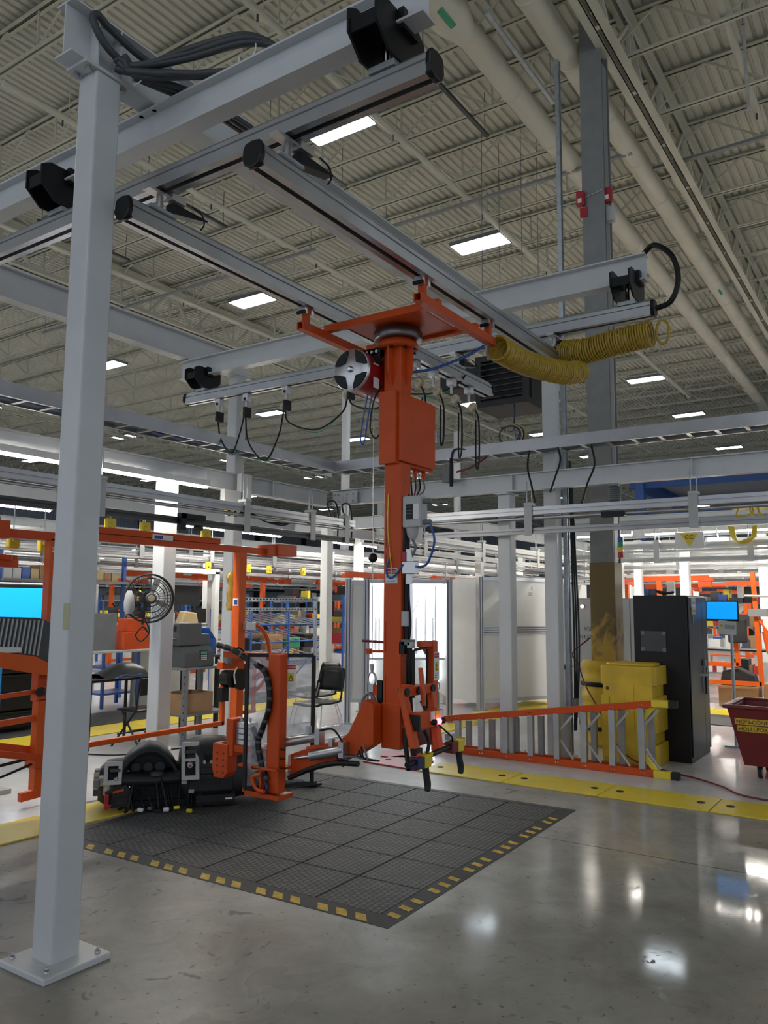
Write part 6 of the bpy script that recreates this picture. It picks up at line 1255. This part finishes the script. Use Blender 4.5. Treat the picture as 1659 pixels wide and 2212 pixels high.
# ------------------------------------------------------------------ repeating bays deep in the hall
FM = T('hoop_manipulator', 'x', 'manipulator', (0, 0, 0))
def fml(mb, n_, m='orange_tube'): return mb.build(n_, m, FM, 0, True)
fml(MB().b(-.045, .045, -.045, .045, 0, 2.25), 'upright'); fml(MB().b(-1.1, 1.0, -.04, .04, 2.23, 2.29), 'top_beam', 'orange'); fml(MB().b(-1.0, .4, -.04, .04, 2.29, 2.34), 'top_beam', 'orange'); fml(MB().b(.75, 1.05, -.09, .09, 2.20, 2.33), 'beam_block', 'orange')
fml(MB().tube(spline([(.05, 0, 1.55), (.3, 0, 1.5), (.42, 0, 1.2), (.3, 0, .92), (.05, 0, .85)], 5), .02, 8), 'guard_hoop'); fml(MB().b(0, 1.1, -.025, .025, .25, .31), 'guard_rail'); fml(MB().b(0, 1.1, -.02, .02, .52, .56), 'guard_rail'); fml(MB().b(1.06, 1.12, -.03, .03, .25, .9), 'guard_rail')
fml(MB().lathe((-.05, -.1, 1.1), [(.1, 0), (.1, -.1), (.04, -.14)], 14, 'y'), 'motor', 'black'); fml(MB().b(-.12, .1, -.15, -.04, 1.25, 1.6), 'control_box', 'dark_grey'); fml(MB().b(-.1, .1, -.1, .04, .6, .85), 'gripper', 'silver')
fml(MB().tube(spline([(0, -.06, 1.7), (.1, -.1, 1.5), (.05, -.12, 1.0), (.15, -.1, .7)], 5), .02, 6), 'hose', 'black')
spots = [(13.4, 9.2, 0), (16.0, 9.0, .2), (15.6, 7.2, 1.57), (17.2, 4.6, 1.5), (17.9, 2.9, 1.57), (19.5, 6.0, 0), (21, 3.6, 1.57), (24, 2.2, 1.6), (23, 5.5, 1.5), (18.5, 9.2, 0), (21.5, 9.4, 0), (26, 6, 0), (11.2, 12.9, 0), (14.2, 13, .1), (17.5, 13.2, 0), (21, 13.4, .1), (27, 3.5, 1.57), (30, 5, 1.5), (25, 10, 0), (29, 11, 0), (34, 7, 1.57), (9.3, 13, 0), (13, 17, 0), (18, 18, 0), (23, 17.5, 0)]
sp2 = []
for t in spots:
    if all(math.hypot(t[0]-u[0], t[1]-u[1]) > 2.0 for u in sp2): sp2.append(t)
spots = sp2
spots.sort(key=lambda t: t[0]+t[1])
onum = ['first', 'second', 'third', 'fourth', 'fifth', 'sixth', 'seventh', 'eighth', 'ninth', 'tenth', 'eleventh', 'twelfth', 'thirteenth', 'fourteenth', 'fifteenth', 'sixteenth', 'seventeenth', 'eighteenth', 'nineteenth', 'twentieth', 'twenty first', 'twenty second', 'twenty third', 'twenty fourth', 'twenty fifth', 'twenty sixth', 'twenty seventh', 'twenty eighth', 'twenty ninth', 'thirtieth', 'thirty first', 'thirty second', 'thirty third', 'thirty fourth', 'thirty fifth', 'thirty sixth', 'thirty seventh', 'thirty eighth', 'thirty ninth', 'fortieth']
for k, (x, y, r_) in enumerate(spots):
    l_ = 'orange hoop manipulator deep in the hall, %s by distance' % onum[k]
    if k == 0: FM.location = (x, y, 0); FM.rotation_euler.z = r_; FM['label'] = l_; FM['group'] = 'orange manipulators in the far bays'
    else: dup(FM, (x, y, 0), r_, l_, 'orange manipulators in the far bays')
RK = T('parts_rack', 'x', 'rack', (0, 0, 0))
def rkl(mb, n_, m, st=False): return mb.build(n_, m, RK, 0, True, st)
for x in (-.9, .9):
    for y in (-.3, .3): rkl(MB().b(x-.025, x+.025, y-.025, y+.025, 0, 1.9), 'rack_post', 'blue')
for z in (.3, .8, 1.3, 1.8): rkl(MB().b(-.9, .9, -.3, .3, z-.02, z), 'rack_shelf', 'mid_grey')
for m in ('black_plastic', 'cardboard', 'blue', 'light_grey', 'yellow', 'dark_grey', 'red', 'paper'):
    q = MB()
    for k in range(9 if m in ('black_plastic', 'dark_grey') else 5):
        x = R.uniform(-.8, .8); z = R.choice((.3, .8, 1.3, 1.8)); w_ = R.uniform(.05, .16); q.b(x-w_, x+w_, R.uniform(-.28, -.1), R.uniform(.1, .28), z, z+R.uniform(.1, .36))
    rkl(q, 'bin_goods', m, True)
rs = [(10.5, 12.2, 0), (13, 12.3, 0), (16, 11.6, 0), (19.2, 11.4, 0), (22, 11.8, 0), (11.5, 14.6, 0), (14.5, 15.2, 0), (18, 15, 0), (22, 15.4, 0), (9, 15.5, 0), (16.8, 7.9, 1.57), (18.6, 7.2, 1.5), (18.4, 5.2, 1.57), (18.9, 3.4, 1.57), (19, 1.4, 1.57), (22.4, 2.6, 1.57), (22.6, 4.8, 1.57), (22.8, 7, 1.57), (25.5, 4, 1.57), (25.8, 6.5, 1.57), (25.2, 1.6, 1.57), (29, 3, 1.57), (29, 6, 1.57), (29.4, 8.4, 1.57), (26, 12.4, 0), (30, 13, 0), (34, 4, 1.57), (34, 8.5, 1.57), (12, 19, 0), (16, 20, 0), (21, 20.5, 0), (27, 17, 0), (9.5, 20, 0), (15, 26, 0), (21, 27, 0), (28, 24, 0), (12, 32, 0), (20, 34, 0), (30, 32, 0)]
rs = [t for t in rs if all(math.hypot(t[0]-u[0], t[1]-u[1]) > 1.75 for u in spots)]
rs.sort(key=lambda t: t[0]+t[1])
for k, (x, y, r_) in enumerate(rs):
    l_ = 'parts rack full of bins deep in the hall, %s by distance' % onum[k]
    if k == 0: RK.location = (x, y, 0); RK.rotation_euler.z = r_; RK['label'] = l_; RK['group'] = 'parts racks in the far bays'
    else: dup(RK, (x, y, 0), r_+R.uniform(-.05, .05)+(PI if k % 2 else 0), l_, 'parts racks in the far bays')
# columns, beams and rails of the far bays
cs_ = [(11.2, 8.75, 3.1), (13.9, 10.0, 3.1), (16.7, 8.55, 3.1), (20.5, 9.2, 3.1), (15.0, 4.75, 3.1), (17.1, 5.0, 3.1), (15.2, 3.6, 3.1), (19.3, 4.9, 3.1), (16.6, 2.5, 3.1), (21.5, 6.4, 3.1), (24.5, 4.3, 3.1), (24.5, 7.5, 3.1), (9.8, 13.4, 3.1), (13, 13.6, 3.1), (18.4, 12.6, 3.1), (24, 11, 3.1), (28, 6.3, 3.1), (28, 9.5, 3.1), (22.1, 16.5, 9.2), (30, 16.4, 9.2)]
cs_.sort(key=lambda t: t[0]+t[1])
for k, (x, y, z) in enumerate(cs_): column('white column deep in the hall, %s by distance' % onum[k], x, y, z, .16 if z < 5 else .22, False, True, False, m='white_far')['group'] = 'white columns in the far bays'
k = 0
for ax, a, b_, c, z in (('x', 8, 30, 13.3, 2.74), ('x', 8, 32, 14.6, 2.74), ('x', 8, 34, 18.2, 2.74), ('x', 9, 34, 21.5, 2.74), ('x', 13.5, 34, 8.9, 2.74), ('y', -1, 8.6, 19.4, 2.66), ('y', -1, 8.6, 21.6, 2.74), ('y', -1, 8.6, 24.2, 2.74), ('y', -1, 10, 27, 2.74), ('y', -1, 10, 31, 2.74), ('y', -1, 6, 15.6, 2.72), ('x', 6, 34, 26, 2.74), ('x', 6, 34, 31, 2.74)):
    drail('white overhead double rail deep in the hall, %s row %s' % (onum[k], 'running away' if ax == 'x' else 'running across'), ax, a, b_, c, z, [a+.6+2.1*i for i in range(int((b_-a)/2.1))], 'rail_far', .3, False, 'alu_matte'); k += 1
    beam('bay_beam', 'white bay beam deep in the hall over the %s far rail row' % onum[k-1], ax, a, b_, c+.35, 3.05, .2, .11)
k = 0
for ax, c, a0, n_, st in (('x', 13.65, 9, 6, 2.9), ('x', 18.55, 9, 6, 3.4), ('x', 21.85, 10, 5, 4), ('x', 26.35, 10, 5, 4), ('x', 31.35, 12, 4, 5), ('y', 15.95, -.5, 3, 2.2), ('y', 19.75, -.5, 4, 2.1), ('y', 24.55, -.5, 4, 2.1), ('y', 27.35, -.5, 4, 2.3), ('y', 31.35, -.5, 4, 2.3)):
    for j in range(n_):
        ltube('lit strip light deep in the hall, %s row, %s lamp' % (onum[k], onum[j]), ax, a0+st*j, a0+st*j+1.5, c, 2.93)['group'] = 'strip lights in the far bays'
    k += 1
# yellow hoist pendants under the left rails
for k, (x, y, z) in enumerate(((3.75, 6.2, 2.14), (4.03, 6.2, 2.12), (4.69, 6.2, 2.33), (5.09, 6.2, 2.33), (5.88, 6.2, 2.33), (9.75, 10.2, 2.27), (10.75, 10.2, 2.27), (11.3, 10.2, 2.27), (12.3, 10.2, 2.27))):
    o = T('tool_balancer', 'yellow tool balancer hanging over the left bays, %s from the left' % nm[k], 'tool balancer', (x, y, z), 0, 'yellow tool balancers')
    MB().b(x-.05, x+.05, y-.03, y+.03, z, z+.15).build('body', 'yellow', o, .015); MB().lathe((x, y-.03, z+.08), [(.035, 0), (.03, -.02)], 12, 'y').build('drum_cap', 'yellow', o); MB().cyl((x, y, z+.15), (x, y, 2.505 if y < 8 else 2.445), .006, n=6).build('hook_rod', 'steel', o); MB().cyl((x, y, z), (x, y, z-.1), .003, n=5).build('tool_wire', 'steel', o)
# far right table, boxes, orange frame
tbl('work_table', 'black topped table behind the orange frame at right', 15.6, 16.2, 1.8, 3.9, .95, 'black_plastic', 'black', 'table', .03)
for k, (x, y, w_, h) in enumerate(((15.2, 2.75, .32, .36), (15.2, 2.05, .3, .42))): tag(MB().b(x-.2, x+.2, y-w_, y+w_, .0, h).build('cardboard_box', 'cardboard', None, .01), ['brown cardboard box with black bag on the floor at right', 'taller brown cardboard box at the right edge'][k], 'box')
tag(MB().prism([(2.45, .36), (3.05, .36), (3.0, .6), (2.75, .66), (2.5, .55)], 'x', 15.02, 15.38).build('plastic_bag', 'black_matte', None, .03), 'black plastic bag on the brown cardboard box', 'bag')
o = T('orange_guard_frame', 'bright orange guard frame right of the black cabinet', 'frame', (14.9, 2.6, 0))
for p0, p1 in (((14.9, 3.6, .42), (14.9, 2.35, .42)), ((14.9, 2.35, .39), (14.9, 2.42, 2.3)), ((15.0, 3.6, .72), (15.0, 2.72, .72)), ((15.0, 2.72, .70), (15.0, 2.75, 1.1))): MB().bar(p0, p1, .07, .07, (1, 0, 0)).build('frame_tube', 'orange_tube', o)
for k in range(7): MB().tube(spline([(14.86, 2.3+.01*k, 1.5), (14.85, 2.26-.015*k, 1.2), (14.85, 2.24-.01*k, .95-.02*k), (14.86, 2.30-.02*k, 1.3)], 5), .012, 6).build('hose', 'orange_tube', o)
MB().b(14.85, 14.95, 2.55, 2.85, 1.1, 1.5).build('gripper', 'black_matte', o, .02); MB().b(14.8, 14.9, 2.2, 2.5, 1.55, 1.68).build('clamp', 'silver', o); MB().cyl((14.8, 2.55, 1.9), (14.8, 1.6, 1.88), .02, n=8).build('bar', 'light_grey', o)
